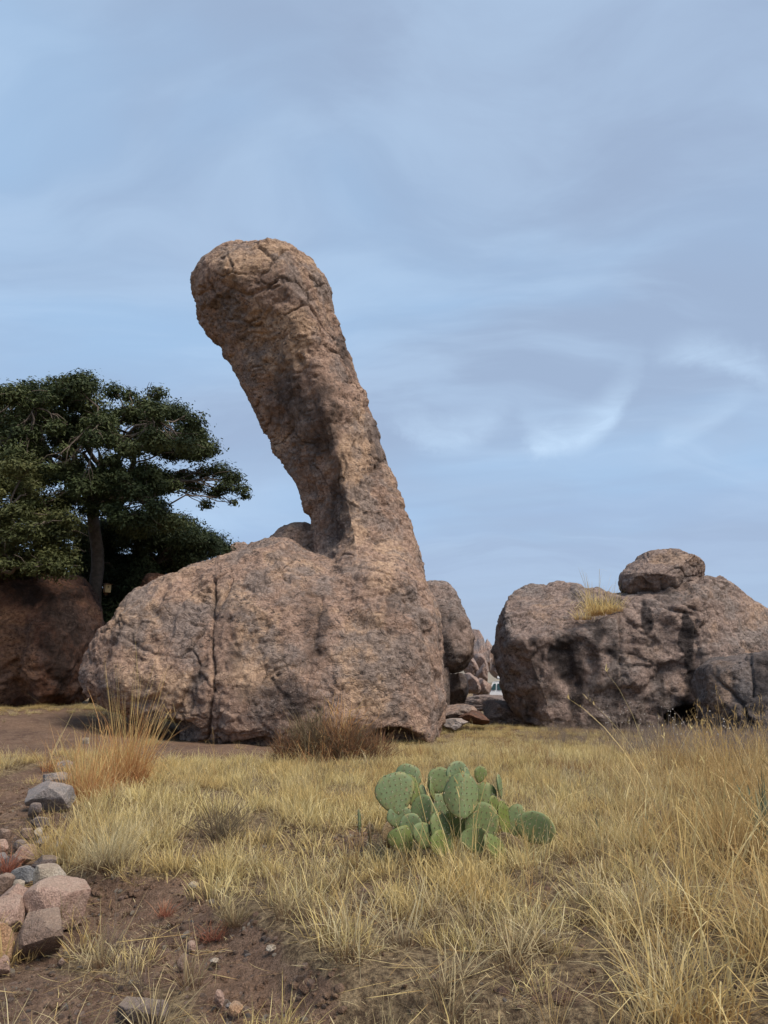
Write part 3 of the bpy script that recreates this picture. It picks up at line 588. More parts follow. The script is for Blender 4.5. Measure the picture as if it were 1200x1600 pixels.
# ------------------------------------------------------------------ boulders in the gap
YG = 31.5
boulder('boulder', [loft_z([(910, 668, 690, YG, .4, 0, 0), (918, 655, 704, YG, 1.1, 0, 0), (940, 648, 718, YG, 1.6, 0, 0), (965, 646, 726, YG, 1.8, 0, 0), (1000, 646, 735, YG, 2.0, 0, 0), (1028, 648, 733, YG, 1.9, 0, 0), (1042, 652, 724, YG, 1.5, 0, 0), (1048, 660, 712, YG, 1.0, 0, 0)], .9)], 0.06, M_GREY,
        'tall rounded grey boulder just behind the right side of the leaning rock', 'boulder', 5, 37, 0.2, 0.1, 0.05, 1.0, 0.05, 0.035, stains_and_shade=[(690, 1000, 40, 60, .5)])
def lump(px0, px1, py0, py1, Y, depth, seed, mat, label, sub=5, e=0.8, name='boulder', cat='boulder', group=None, planes=7, tip=0.0):
    a, b = W(px0, py0, Y), W(px1, py1, Y)
    c = np.array([(a.x + b.x) / 2, Y, (a.z + b.z) / 2]); r = (abs(b.x - a.x) / 2 * 1.06, depth, abs(a.z - b.z) / 2 * 1.06)
    V, F = stone_v((1, 1, 1), seed, sub, 12, 0.12, (0.5, 0.88), 2.6)
    V = V / np.maximum(np.abs(V).max(0), 1e-6) * np.array(r); V[:, 0] += tip * V[:, 2]
    me = mesh_np(name, V + [0, 0, r[2]], [F], mat, True); o = link(name, me, None, (c[0], c[1], c[2] - r[2]))
    return props(o, label, cat, group)
lump(652, 713, 1032, 1112, 30.6, 1.5, 41, M_GREY, 'lower grey boulder under the tall rounded one in the gap')
lump(692, 732, 1040, 1104, 32.6, 1.3, 42, M_GREY, 'dark wedge rock tucked behind the lower gap boulder')
lump(728, 758, 984, 1062, 56, 2.6, 43, M_FAR, 'far pinkish boulder with the highest top in the gap')
lump(750, 772, 996, 1048, 60, 2.2, 44, M_FAR, 'far brown rock beside the tall far boulder in the gap')
lump(764, 800, 988, 1046, 63, 2.6, 45, M_FAR, 'farthest orange brown boulder by the edge of the streaked boulder')
lump(722, 750, 1022, 1060, 47, 1.6, 46, M_FAR, 'pointed pink boulder low in the gap', tip=-.15)
lump(742, 764, 1022, 1052, 50, 1.4, 47, M_FAR, 'narrow mauve rock behind the pointed pink boulder', tip=-.25)
lump(758, 798, 1022, 1060, 66, 1.8, 48, M_FAR, 'rounded grey rock directly above the white van')
lump(745, 764, 1036, 1072, 45, 1.3, 49, M_FAR, 'small upright rock just left of the white van')
lump(736, 767, 1056, 1096, 42.5, 1.6, 58, M_FAR, 'squat rock in front of the van, left of its window')
lump(716, 752, 1052, 1090, 41, 1.6, 50, M_FAR, 'grey brown rock pile piece below the pointed pink boulder')
lump(722, 812, 1086, 1114, 37, 2.2, 51, M_GREY, 'long low rock below the white van')
lump(738, 838, 1090, 1142, 31.0, 2.0, 52, M_GREY, 'low sloping grey rock at the foot of the streaked boulder')
lump(655, 745, 1098, 1128, 27.5, 1.6, 53, M_ROCK, 'flat tan slab in the grass beside the leaning rock')
lump(716, 772, 1110, 1134, 26.4, .9, 54, M_RED, 'reddish pointed slab in the grass of the gap', tip=-.3)
lump(694, 732, 1118, 1142, 25.2, .9, 55, M_S_GREY, 'blue grey rock in the grass at the foot of the slabs')

# ------------------------------------------------------------------ trees
def tube(path, rad, sides=9):
    P = np.array(path, float); n = len(P); rings = []
    T = np.gradient(P, axis=0); T /= np.linalg.norm(T, axis=1)[:, None] + 1e-9
    a = np.linspace(0, 2 * math.pi, sides, endpoint=False)
    for q in range(n):
        up = np.array([0, 0, 1.0]) if abs(T[q, 2]) < 0.9 else np.array([1.0, 0, 0])
        s = np.cross(T[q], up); s /= np.linalg.norm(s); u2 = np.cross(s, T[q])
        rings.append(P[q] + rad[q] * (np.cos(a)[:, None] * s + np.sin(a)[:, None] * u2))
    return loft(rings)
def join(parts):
    Vs, Fs, off = [], [], 0
    for V, F in parts:
        Vs.append(V); Fs += [np.asarray(f) + off for f in F]; off += len(V)
    quads = [f for f in Fs if f.shape[1] == 4]; tris = [f for f in Fs if f.shape[1] == 3]
    return np.concatenate(Vs), ([np.concatenate(quads)] if quads else []) + ([np.concatenate(tris)] if tris else [])
def limb_path(a, b, g, sag=0.1, n=9):
    a, b = np.array(a), np.array(b); t = np.linspace(0, 1, n)[:, None]; L = np.linalg.norm(b - a)
    P = a + (b - a) * t; P[:, 2] += (np.sin(t[:, 0] * math.pi)) * sag * L
    j = g.normal(size=(n, 3)) * 0.045 * L; j[0] = 0; j[-1] = 0
    return P + j
def leaves(clumps, per, size, g, flat=0.6):
    """clumps: (centre, (rx, ry, rz)); leaf-sized bent quads spread through each clump"""
    Cs, N_, RN = [], [], []
    for c, r in clumps:
        n = int(per * r[0] * r[1] * 3.2)
        d = g.normal(size=(n, 3)); d /= np.linalg.norm(d, axis=1)[:, None]
        rad = g.uniform(0.25, 1.0, n) ** 0.5 * (1 + 0.22 * g.normal(size=n))
        lump_ = 1 + 0.7 * fbm(d * 2.6 + c[0] * 3, 3, 7, .6)
        p = d * (rad * lump_)[:, None] * np.array(r); Cs.append(p + np.array(c))
        nn = d * np.array([0.8, 0.8, 1.0]) + np.array([0, 0, flat]) + g.normal(size=(n, 3)) * 0.45
        N_.append(nn / np.linalg.norm(nn, axis=1)[:, None]); RN.append(np.clip(0.5 * g.uniform(0, 1, n) + 0.5 * g.uniform(0, 1), 0, 1))
    C_, N_, RN = np.concatenate(Cs), np.concatenate(N_), np.concatenate(RN)
    n = len(C_); t1 = np.cross(N_, g.normal(size=(n, 3))); t1 /= np.linalg.norm(t1, axis=1)[:, None]; t2 = np.cross(N_, t1)
    L = size * g.uniform(0.6, 1.3, n)[:, None]; Wd = L * 0.42
    V = np.stack([C_ - t1 * L, C_ + t2 * Wd + N_ * L * .15, C_ + t1 * L, C_ - t2 * Wd + N_ * L * .15], 1).reshape(-1, 3)
    return V, [np.arange(n * 4).reshape(-1, 4)], np.repeat(RN, 4)
def in_poly(x, y, poly):
    c = False; n = len(poly)
    for a in range(n):
        (x1, y1), (x2, y2) = poly[a], poly[a - 1]
        if (y1 > y) != (y2 > y) and x < (x2 - x1) * (y - y1) / (y2 - y1) + x1: c = not c
    return c
def tree(name, label, base, fork, poly, Y, dY, n_cl, r_px, per, size, mat, seed, extra=(), trunk_r=0.3, n_limb=14, squash=0.72, cat='tree', holes=()):
    g = np.random.default_rng(seed); rr = random.Random(seed)
    xs, ys = [p[0] for p in poly], [p[1] for p in poly]; cl = []; tries = 0
    while len(cl) < n_cl and tries < 20000:
        tries += 1; px, py = rr.uniform(min(xs), max(xs)), rr.uniform(min(ys), max(ys))
        if not in_poly(px, py, poly) or any(math.hypot((px - h[0]) / h[2], (py - h[1]) / h[3]) < 1 for h in holes): continue
        yy = Y + rr.uniform(-dY, dY); p = W(px, py, yy); s = yy / FPX * r_px * rr.uniform(0.7, 1.3)
        if any((p - Vector(q[0])).length < s * 0.62 for q in cl): continue
        cl.append((tuple(p), (s * rr.uniform(.9, 1.3), s * rr.uniform(.9, 1.2), s * squash * rr.uniform(.8, 1.2))))
    for px, py, yy, rp in extra:
        s = yy / FPX * rp; cl.append((tuple(W(px, py, yy)), (s, s, s * 0.7)))
    root = empty(name, base, label, cat); B = Vector(base)
    tp = limb_path(base, fork, g, 0, 12) * .22 + .78 * (np.array(base) + (np.array(fork) - np.array(base)) * np.linspace(0, 1, 12)[:, None]); trd = np.linspace(trunk_r, trunk_r * 0.7, 12); trd[0] *= 1.5; trd[1] *= 1.15
    V, F = tube(tp - np.array(base), trd, 14); V += 0.10 * trunk_r * fbm(V * np.array([5, 5, 1.2]), 3, seed)[:, None]
    link('trunk', mesh_np('trunk', V, F, M_BARK, True), root)
    # main limbs reach for spread clumps, twigs from the limbs to the others
    far = sorted(cl, key=lambda q: -(Vector(q[0]) - Vector(fork)).length)
    mains = far[::max(1, len(far) // n_limb)][:n_limb]; ends = []
    for q in mains:
        P = limb_path(Vector(fork) - Vector((0, 0, rr.uniform(0, .8))), q[0], g, 0.10, 10)
        rad = np.linspace(trunk_r * 0.48, 0.03, 10); V, F = tube(P - np.array(base), rad, 8)
        link('limb', mesh_np('limb', V, F, M_BARK, True), root); ends += list(P[3:])
    ends = np.array(ends); tw = []
    for q in cl:
        c = np.array(q[0]); e = ends[np.argmin(np.linalg.norm(ends - c, axis=1))]
        P = limb_path(e, c, g, 0.06, 6); tw.append(tube(P - np.array(base), np.linspace(0.045, 0.015, 6), 5))
        for _ in range(3):
            o2 = c + g.normal(size=3) * np.array(q[1]) * 0.7; tw.append(tube(limb_path(P[3], o2, g, 0.05, 4) - np.array(base), np.linspace(0.02, 0.008, 4), 4))
    V, F = join(tw); props(link('twigs', mesh_np('twigs', V, F, M_BARK, True), root), kind='stuff')
    V, F, rn = leaves(cl, per, size, g)
    link('crown', mesh_np('crown', V - np.array(base), F, mat, False, {'rnd': rn}), root)
    return root
YT = 33.0
oak_poly = [(-70, 612), (0, 603), (40, 596), (75, 603), (110, 590), (150, 588), (180, 604), (215, 614), (250, 614), (285, 638), (308, 668), (332, 694), (322, 708), (300, 720), (290, 760), (268, 815), (225, 835), (178, 825), (162, 800), (132, 800), (60, 800), (-70, 780)]
tb = W(160, 1060, YT); tb.z = hgt(tb.x, tb.y) - 0.1
tree('oak_tree', 'big dark green oak with a straight bare trunk and a bird box on it', tb, W(148, 770, YT), oak_poly, 31.0, 3.4, 235, 20, 720, 0.08, M_LEAF, 5,
     extra=[(318, 738, 32, 17), (342, 735, 32, 20), (362, 745, 32, 20), (378, 764, 32, 15), (352, 760, 31.7, 18), (334, 770, 32, 15), (384, 775, 32.3, 9), (306, 760, 32, 17), (322, 788, 32, 12), (290, 745, 32, 16), (365, 785, 32, 8)], trunk_r=0.34, n_limb=16,
     holes=[(108, 668, 9, 6), (122, 790, 8, 10), (205, 715, 8, 5)])
jp = [(-120, 735), (40, 725), (80, 770), (104, 812), (116, 850), (100, 885), (60, 890), (-120, 890)]
jb = W(-25, 1100, 27.8); jb.z = hgt(jb.x, jb.y) - 0.1
tree('oak_tree.001', 'olive green bushy oak in front of the dark boulder at the left edge', jb, W(-20, 900, 27.8), jp, 27.2, 2.2, 100, 24, 740, 0.075, M_LEAF2, 8, trunk_r=0.2, n_limb=8, squash=0.7)
bp_ = [(165, 820), (240, 812), (300, 822), (345, 855), (352, 870), (300, 890), (262, 905), (245, 960), (200, 1010), (130, 1040), (120, 960), (125, 850)]
bb = W(255, 1060, 35.5); bb.z = hgt(bb.x, bb.y) - 0.1
tree('oak_tree.002', 'low dark oak scrub behind the leaning rock base, right of the tall oak trunk', bb, W(240, 940, 35.5), bp_, 35.5, 1.4, 95, 24, 800, 0.085, M_LEAF3, 9, extra=[(350, 858, 36, 14), (335, 862, 36, 13)], trunk_r=0.2, n_limb=8, squash=0.75)
ub = [(-150, 600), (-70, 590), (-30, 640), (-40, 780), (-150, 800)]
ubb = W(-110, 1050, 36); ubb.z = hgt(ubb.x, ubb.y) - .1
tree('oak_tree.003', 'oak crown entering the picture behind the left edge of the tall oak', ubb, W(-100, 830, 36), ub, 36, 2, 60, 26, 600, 0.09, M_LEAF3, 12, trunk_r=.25, n_limb=7)

# ------------------------------------------------------------------ bird box on the oak trunk
def box(c, s, rot=None, taper=1.0):
    V = np.array([[x, y, z] for z in (-1, 1) for y in (-1, 1) for x in (-1, 1)], float) * np.array(s) / 2
    V[4:, :2] *= taper
    if rot is not None: V = V @ rotm(*rot).T
    F = np.array([[0, 2, 3, 1], [4, 5, 7, 6], [0, 1, 5, 4], [1, 3, 7, 5], [3, 2, 6, 7], [2, 0, 4, 6]])
    return V + np.array(c), [F]
def bevel_obj(o, wdt=0.01, seg=2):
    md = o.modifiers.new('bevel', 'BEVEL'); md.width = wdt; md.segments = seg; return o
M_WOOD = plain('bird_box_wood', (0.42, 0.22, 0.09), 0.7, 0, 0.25, 14); M_WOODP = plain('bird_box_front', (0.62, 0.42, 0.19), 0.7, 0, 0.2, 14); M_WOODD = plain('bird_box_roof', (0.13, 0.07, 0.035), 0.8, 0, 0.2, 14)
pb = W(167, 926, YT - 0.62)
bx = empty('bird_box', pb, 'small orange wooden bird box on the oak trunk', 'bird box'); bx.rotation_euler = (0, 0, R(35))
bevel_obj(link('box_body', mesh_np('box_body', *box((0, 0, .17), (.24, .26, .34)), M_WOOD), bx), .006)
bevel_obj(link('front_board', mesh_np('front_board', *box((0, -.142, .17), (.23, .02, .34)), M_WOODP), bx), .004)
bevel_obj(link('roof', mesh_np('roof', *box((0, -.04, .365), (.32, .40, .025), (R(8), 0, 0)), M_WOODD), bx), .004)
hv, hf = tube([(0, -.150, .23), (0, -.156, .23)], [.028, .028], 14); link('entrance_hole', mesh_np('entrance_hole', hv, hf, plain('hole_dark', (.01, .008, .006), .9)), bx)
bevel_obj(link('back_board', mesh_np('back_board', *box((0, .145, .16), (.14, .02, .52)), M_WOODD), bx), .004)

# ------------------------------------------------------------------ white van in the gap
M_WHITE = plain('white_paint', (0.78, 0.80, 0.82), 0.3, 0, 0.03); M_GLASS = plain('tinted_glass', (0.04, 0.08, 0.09), 0.08, 0, 0.05); M_TYRE = plain('tyre_rubber', (0.02, 0.02, 0.02), 0.9); M_RIM = plain('steel_rim', (0.4, 0.4, 0.42), 0.35, 0.8); M_BLK = plain('black_trim', (0.03, 0.03, 0.032), 0.5); M_LAMP = plain('lamp_red', (0.35, 0.02, 0.02), 0.25)
vp = W(764, 1080, 60.0); vp.z = hgt(vp.x + 1.5, 60) 
van = empty('parked_van', vp, 'white van with tinted windows and a roof rack seen through the gap', 'van')
top_z = W(770, 1064, 60).z - vp.z
pr = [(0.05, 0.35), (0.0, 0.75), (0.10, top_z * .62), (0.42, top_z * .97), (0.75, top_z), (4.1, top_z), (4.35, top_z * .95), (4.95, top_z * .62), (5.5, top_z * .55), (5.62, 0.75), (5.6, 0.35)]
rings = []
for yy, ins in ((-.93, .10), (-.97, .0), (.97, .0), (.93, .10)):
    rings.append(np.array([[x + (ins * .4 if x < 2 else -ins * .4), yy * (1 - 0.10 * max(0, (z - top_z * .6) / (top_z * .4))), z - (ins * .5 if z > 1 else 0)] for x, z in pr]))
V, F = loft(rings); bevel_obj(link('body', mesh_np('body', V, F, M_WHITE), van), .03)
wz0, wz1 = top_z * .66, top_z * .90
def wpane(x0, x1, x0b, x1b):
    y0, y1 = -.965, -.905
    V = np.array([[x0, y0, wz0], [x1, y0, wz0], [x1b, y1, wz1], [x0b, y1, wz1]]); return np.concatenate([V, V + [0, .02, 0]]), [np.array([[0, 1, 2, 3], [7, 6, 5, 4], [0, 4, 5, 1], [1, 5, 6, 2], [2, 6, 7, 3], [3, 7, 4, 0]])]
for a in ((.24, .62, .47, .64), (.72, 1.9, .74, 1.9), (2.0, 3.1, 2.0, 3.1), (3.2, 4.6, 3.2, 4.25)):
    link('window', mesh_np('window', *wpane(*a), M_GLASS), van)
V = np.array([[.06, -.8, wz0], [.06, .8, wz0], [.37, .72, wz1 + .02], [.37, -.72, wz1 + .02]]); V = np.concatenate([V, V + [.03, 0, 0]])
link('rear_window', mesh_np('rear_window', V, [np.array([[0, 1, 2, 3], [7, 6, 5, 4], [0, 4, 5, 1], [1, 5, 6, 2], [2, 6, 7, 3], [3, 7, 4, 0]])], M_GLASS), van)
rk = [box((x, 0, top_z + .12), (.05, 1.5, .04)) for x in (.9, 1.9, 2.9, 3.9)] + [box((2.4, s, top_z + .16), (3.3, .05, .05)) for s in (-.72, .72)] + [box((x, s, top_z + .05), (.06, .05, .2)) for x in (.95, 3.85) for s in (-.72, .72)]
V, F = join(rk); link('roof_rack', mesh_np('roof_rack', V, F, M_BLK), van)
bevel_obj(link('cargo_box', mesh_np('cargo_box', *box((1.5, 0, top_z + .26), (1.6, 1.0, .2)), M_WHITE), van), .05)
for x in (1.05, 4.55):
    for s in (-1, 1):
        V, F = tube([(x, s * .96, .35), (x, s * .76, .35)], [.35, .35], 20); wl = link('wheel', mesh_np('wheel', V, F, M_TYRE), van)
        V, F = tube([(x, s * .985, .35), (x, s * .94, .35)], [.2, .22], 16); link('rim', mesh_np('rim', V, F, M_RIM), wl)
for s in (-1, 1): link('tail_lamp', mesh_np('tail_lamp', *box((.03, s * .82, .95), (.07, .16, .3)), M_LAMP), van)
link('bumper', mesh_np('bumper', *box((-.02, 0, .5), (.16, 1.85, .2)), M_BLK), van)
van.rotation_euler = (0, 0, R(-14))

# ------------------------------------------------------------------ stones of the foreground
STONES = [  # px0 px1 py0 py1 mat label yaw
    (8, 90, 1436, 1512, M_S_BROWN, 'big brown stone with a dark blocky face at the front of the stone row', .2, 11),
    (34, 128, 1388, 1462, M_S_PINK, 'long pink stone slanting up at the right end of the stone row', .5, 12),
    (-8, 54, 1390, 1432, M_S_PINK, 'flat pink slab resting at the middle of the stone row', .1, 13),
    (-20, 34, 1412, 1460, M_S_PINK, 'dusty pink stone below the flat pink slab at the picture edge', .3, 14),
    (-26, 15, 1456, 1512, M_S_ORANGE, 'rounded orange tan stone left of the big brown stone', .2, 15),
    (45, 99, 1358, 1408, M_S_BUFF, 'pale buff stone with a white top behind the long pink stone', .6, 16),
    (16, 58, 1358, 1386, M_S_BLUE, 'blue grey stone beside the pale buff stone', .2, 17),
    (18, 36, 1378, 1396, M_S_BUFF, 'small white stone in front of the blue grey stone', .2, 18),
    (46, 84, 1342, 1366, M_S_DARK, 'dark stone hidden behind the blue grey stone', .1, 19),
    (-14, 18, 1368, 1400, M_S_BROWN, 'small dark brown stone at the picture edge by the blue grey stone', .3, 20),
    (16, 52, 1322, 1352, M_S_PINK, 'pinkish brown stone by the red grass tuft', .2, 21),
    (-10, 9, 1336, 1356, M_S_BLUE, 'small pale blue stone at the picture edge by the red grass', .4, 22),
    (52, 66, 1296, 1312, M_S_BUFF, 'little cream stone lying against the yellow grass', .1, 23),
    (56, 74, 1308, 1320, M_S_GREY, 'little grey stone just below the cream stone', .1, 24),
    (20, 42, 1312, 1328, M_S_DARK, 'small purple grey stone above the pinkish brown stone', .1, 25),
    (46, 80, 1280, 1300, M_S_DARK, 'dark flat stone halfway up the stone row', .3, 26),
    (32, 110, 1228, 1274, M_S_GREY, 'long grey stone with a dark underside by the orange straw clump', .35, 27),
    (54, 104, 1206, 1234, M_S_GREY, 'grey stone at the far end of the stone row', .2, 28),
    (-4, 14, 1296, 1314, M_S_BROWN, 'small brown stone on the path at the picture edge', .2, 29),
    (56, 84, 1408, 1436, M_S_BROWN, 'brown stone wedged between the buff stone and the flat pink slab', .3, 41),
    (96, 122, 1376, 1396, M_S_GREY, 'grey stone against the dirt behind the long pink stone', .3, 42),
    (70, 96, 1320, 1342, M_S_GREY, 'grey stone half sunk at the edge of the yellow grass', .2, 43),
    (2, 30, 1338, 1362, M_S_DARK, 'dark brown stone behind the bright red tuft', .2, 44),
    (38, 62, 1258, 1282, M_S_DARK, 'black brown stone below the long grey stone', .3, 45),
    (-14, 10, 1316, 1334, M_S_PINK, 'pale pink stone at the picture edge above the pale blue one', .3, 46),
    (30, 50, 1296, 1312, M_S_BROWN, 'brown stone left of the little cream stone', .2, 47),
    (86, 112, 1190, 1208, M_S_GREY, 'farthest grey stone of the row below the dirt path', .2, 48),
    (-10, 12, 1500, 1530, M_S_PINK, 'pink stone at the picture edge below the orange tan one', .2, 49),
    (168, 252, 1572, 1618, M_S_DARK, 'dark half buried stone at the bottom of the picture', .2, 30),
    (334, 349, 1552, 1578, M_S_PINK, 'upright pink stone chip on the bare dirt', .2, 31),
    (358, 379, 1573, 1592, M_S_ORANGE, 'orange stone chip beside the pink one on the dirt', .4, 32),
    (276, 292, 1498, 1520, M_S_BROWN, 'brown stone chip standing in the dirt above the pink chip', .2, 33),
    (292, 306, 1474, 1488, M_S_PINK, 'small pink chip on the dirt near the rusty tuft', .2, 34),
    (326, 340, 1500, 1508, M_S_BUFF, 'small white chip on the bare dirt', .1, 35),
    (292, 310, 1380, 1390, M_S_BUFF, 'flat pale stone on the dirt among fallen straw', .1, 36),
    (416, 430, 1478, 1488, M_S_BUFF, 'small buff stone at the edge of the lawn grass', .1, 37),
    (128, 140, 1152, 1164, M_S_BUFF, 'pale stone on the dirt behind the orange straw clump', .1, 38),
    (352, 362, 1572, 1582, M_S_GREY, 'tiny grey chip between the pink and orange chips', .1, 39),
    (88, 100, 1500, 1512, M_S_BROWN, 'small brown chip in front of the big brown stone', .1, 40),
]
for (x0, x1, y0, y1, mt, lb, yaw, sd) in STONES:
    p = G((x0 + x1) / 2, y1 - (y1 - y0) * 0.12); s = p.y / FPX * 1.02
    rx = (x1 - x0) / 2 * s; rz = (y1 - y0) / 2 * s * 1.02; ry = min(max(rx * .75, rz * .8), rx * 1.1)
    V, F = stone_v((1, 1, 1), sd, 5 if x1 - x0 > 25 else 3, 14, 0.05, (0.56, 0.92), 3.4, 0.72)
    V = V @ rotm(.22 * math.sin(sd), .22 * math.cos(sd * 2), yaw + .5 * math.sin(sd * 3)).T
    V = V / np.abs(V).max(0) * np.array([rx, ry, rz])
    V = V @ rotm(0, -yaw * .5, 0).T; V[:, 2] -= V[:, 2].min()
    me = mesh_np('stone', V, [F], mt, True); me.set_sharp_from_angle(angle=R(28))
    props(link('stone', me, None, (p.x, p.y + ry * .5, p.z - rz * .22)), lb, 'stone', 'stones lying on the dirt' if 29 < sd < 41 else 'stones of the row along the path')

# ------------------------------------------------------------------ grasses
def blades(n, rad, h, hv, lean, curl, wid, g, seg=4, droop=0.0, root_pow=0.7, kink=0.22):
    """n bent tapering blades from a root disc of radius rad; returns V, F, t, rnd"""
    a = g.uniform(0, 2 * math.pi, n); r = rad * g.uniform(0, 1, n) ** root_pow
    x0, y0 = np.cos(a) * r, np.sin(a) * r
    da = a + g.normal(size=n) * 0.9; H = h * np.clip(1 + hv * g.normal(size=n), 0.25, 2.0)
    ln = np.abs(lean * (0.25 + r / max(rad, 1e-6)) * (1 + .5 * g.normal(size=n))); cv = curl * g.uniform(0, 1, n) ** 1.5 * 1.3
    ts = np.linspace(0, 1, seg + 1); x, y, z = x0, y0, np.zeros(n); pts = []
    kq = np.where(g.uniform(0, 1, n) < kink, g.integers(1, seg, n), 99); ka = g.uniform(.7, 1.9, n); kd = g.normal(size=n) * .8
    px_, py_, pz_ = x0.copy(), y0.copy(), np.zeros(n); pts.append(np.stack([px_, py_, pz_], 1))
    for q in range(seg):
        da = da + np.where(kq == q, kd, 0)
        ang = np.minimum(np.where(q >= kq, ka, 0) + ln + cv * (q + 0.5) / seg * 1.6 + droop * ((q + .5) / seg) ** 2, 2.6)
        px_ = px_ + np.cos(da) * np.sin(ang) * H / seg; py_ = py_ + np.sin(da) * np.sin(ang) * H / seg; pz_ = np.maximum(pz_ + np.cos(ang) * H / seg, 0.004)
        pts.append(np.stack([px_, py_, pz_], 1)); da = da + g.normal(size=n) * 0.12
    pts = np.stack(pts, 1); sa = g.uniform(0, math.pi, n); side = np.stack([np.cos(sa), np.sin(sa), np.zeros(n)], 1)
    wd = wid * g.uniform(.6, 1.3, n); V, T = [], []
    for q in range(seg):
        ww = (wd * (1 - 0.55 * ts[q]))[:, None] / 2
        V += [pts[:, q] - side * ww, pts[:, q] + side * ww]; T += [ts[q], ts[q]]
    V.append(pts[:, seg]); T.append(1.0)
    kk = 2 * seg + 1; V = np.stack(V, 1).reshape(-1, 3); T = np.tile(np.array(T), n); rn = np.repeat(g.uniform(0, 1, n), kk)
    o = np.arange(n)[:, None] * kk; Fq = [o + np.array([[2 * q, 2 * q + 1, 2 * q + 3, 2 * q + 2]]) for q in range(seg - 1)]
    return V, [np.concatenate(Fq), o + np.array([[2 * seg - 2, 2 * seg - 1, 2 * seg]])], T, rn
def merge_bl(lst):
    Vs, Q, T3, T, Rn, off = [], [], [], [], [], 0
    for V, F, t, rn in lst:
        Vs.append(V); Q.append(F[0] + off); T3.append(F[1] + off); T.append(t); Rn.append(rn); off += len(V)
    return np.concatenate(Vs), [np.concatenate(Q), np.concatenate(T3)], np.concatenate(T), np.concatenate(Rn)
def bl_mesh(name, b, mat): return mesh_np(name, b[0], b[1], mat, False, {'t': b[2], 'rnd': b[3]})
def tilt(b, rx, ry, loc=(0, 0, 0)): return (b[0] @ rotm(rx, ry, 0).T + np.array(loc), b[1], b[2], b[3])
def stems(n, rad, h, g, wid=0.004, lean=.12, curl=.25, head=True):
    """thin stalks with a ragged seed head"""
    out = [blades(n, rad, h, .25, lean, curl, wid, g, 6)]
    if head:
        V, F, T, rn = out[0]; tips = V.reshape(n, -1, 3)[:, -1]; up = V.reshape(n, -1, 3)[:, -3]
        for q in range(5):
            b = blades(n, 0.0001, 0.05, .4, .5, .3, wid * 1.2, g, 3); f = g.uniform(0.0, 1.0, n)[:, None]
            out.append((b[0] + np.repeat(tips * f + up * (1 - f), b[0].shape[0] // n, 0), b[1], np.ones_like(b[2]), b[3]))
    return merge_bl(out)
g = np.random.default_rng(21)
def variants(name, fn, mat, n):
    c = bpy.data.collections.new(name)
    for q in range(n): c.objects.link(bpy.data.objects.new(name, bl_mesh(name, fn(), mat)))
    return c
C_LAWN = variants('lawn_blades', lambda: merge_bl([blades(38, .13, .18, .35, .4, .6, .0058, g, 3), blades(16, .12, .10, .4, 1.0, .6, .006, g, 3)]), M_LAWN, 5)
C_TUFT = variants('tuft_blades', lambda: blades(50, .09, .30, .35, .5, .8, .0055, g, 4), M_TUFT, 5)
C_TALL = variants('straw_blades', lambda: merge_bl([blades(26, .10, .52, .35, .28, .6, .0055, g, 5), stems(7, .07, .68, g, .0045)]), M_TALL, 5)
C_LONG = variants('long_straw_blades', lambda: merge_bl([blades(22, .12, .66, .3, .55, 1.3, .0075, g, 6, .6), blades(16, .10, .40, .3, .4, .9, .006, g, 5)]), M_STRAWY, 4)
def fallen():
    b = [tilt(blades(1, .001, g.uniform(.2, .6), .3, .05, .35, .0055, g, 5), R(90) - .03, 0) for _ in range(7)]
    out = []
    for q in b:
        a = g.uniform(0, 6.28); V = q[0] @ rotm(0, 0, a).T; V[:, 2] = np.abs(V[:, 2]) * .35 + g.uniform(.004, .03); out.append((V + np.array([g.normal() * .15, g.normal() * .15, 0]), q[1], q[2], q[3]))
    return merge_bl(out)
C_FALL = variants('fallen_straw', fallen, M_STRAWY, 5)
C_LITTER = variants('straw_litter', lambda: (lambda b: (b[0] * np.array([1, 1, .5]), b[1], b[2], b[3]))(blades(26, .16, .07, .4, 1.1, .5, .0045, g, 3)), M_TUFT, 4)
C_BRUSH = variants('weed_twigs', lambda: merge_bl([blades(40, .12, .38, .3, .35, .5, .004, g, 4), stems(10, .1, .42, g, .004, .25, .3)]), M_GREYTW, 4)
C_REDBR = variants('rusty_twigs', lambda: blades(60, .12, .24, .35, .5, .6, .0045, g, 4), M_RUST, 4)
def pebble():
    V, F = stone_v((1, .8, .6), int(g.integers(1e6)), 2, 6, .05, (.5, .85)); return V, F
C_PEB = bpy.data.collections.new('pebbles')
for q in range(8):
    V, F = pebble(); C_PEB.objects.link(bpy.data.objects.new('pebble', mesh_np('pebble', V, [F], (M_S_PINK, M_S_BUFF, M_S_BROWN, M_S_BROWN, M_S_DARK, M_S_BROWN, M_S_PINK, M_S_GREY)[q], False)))

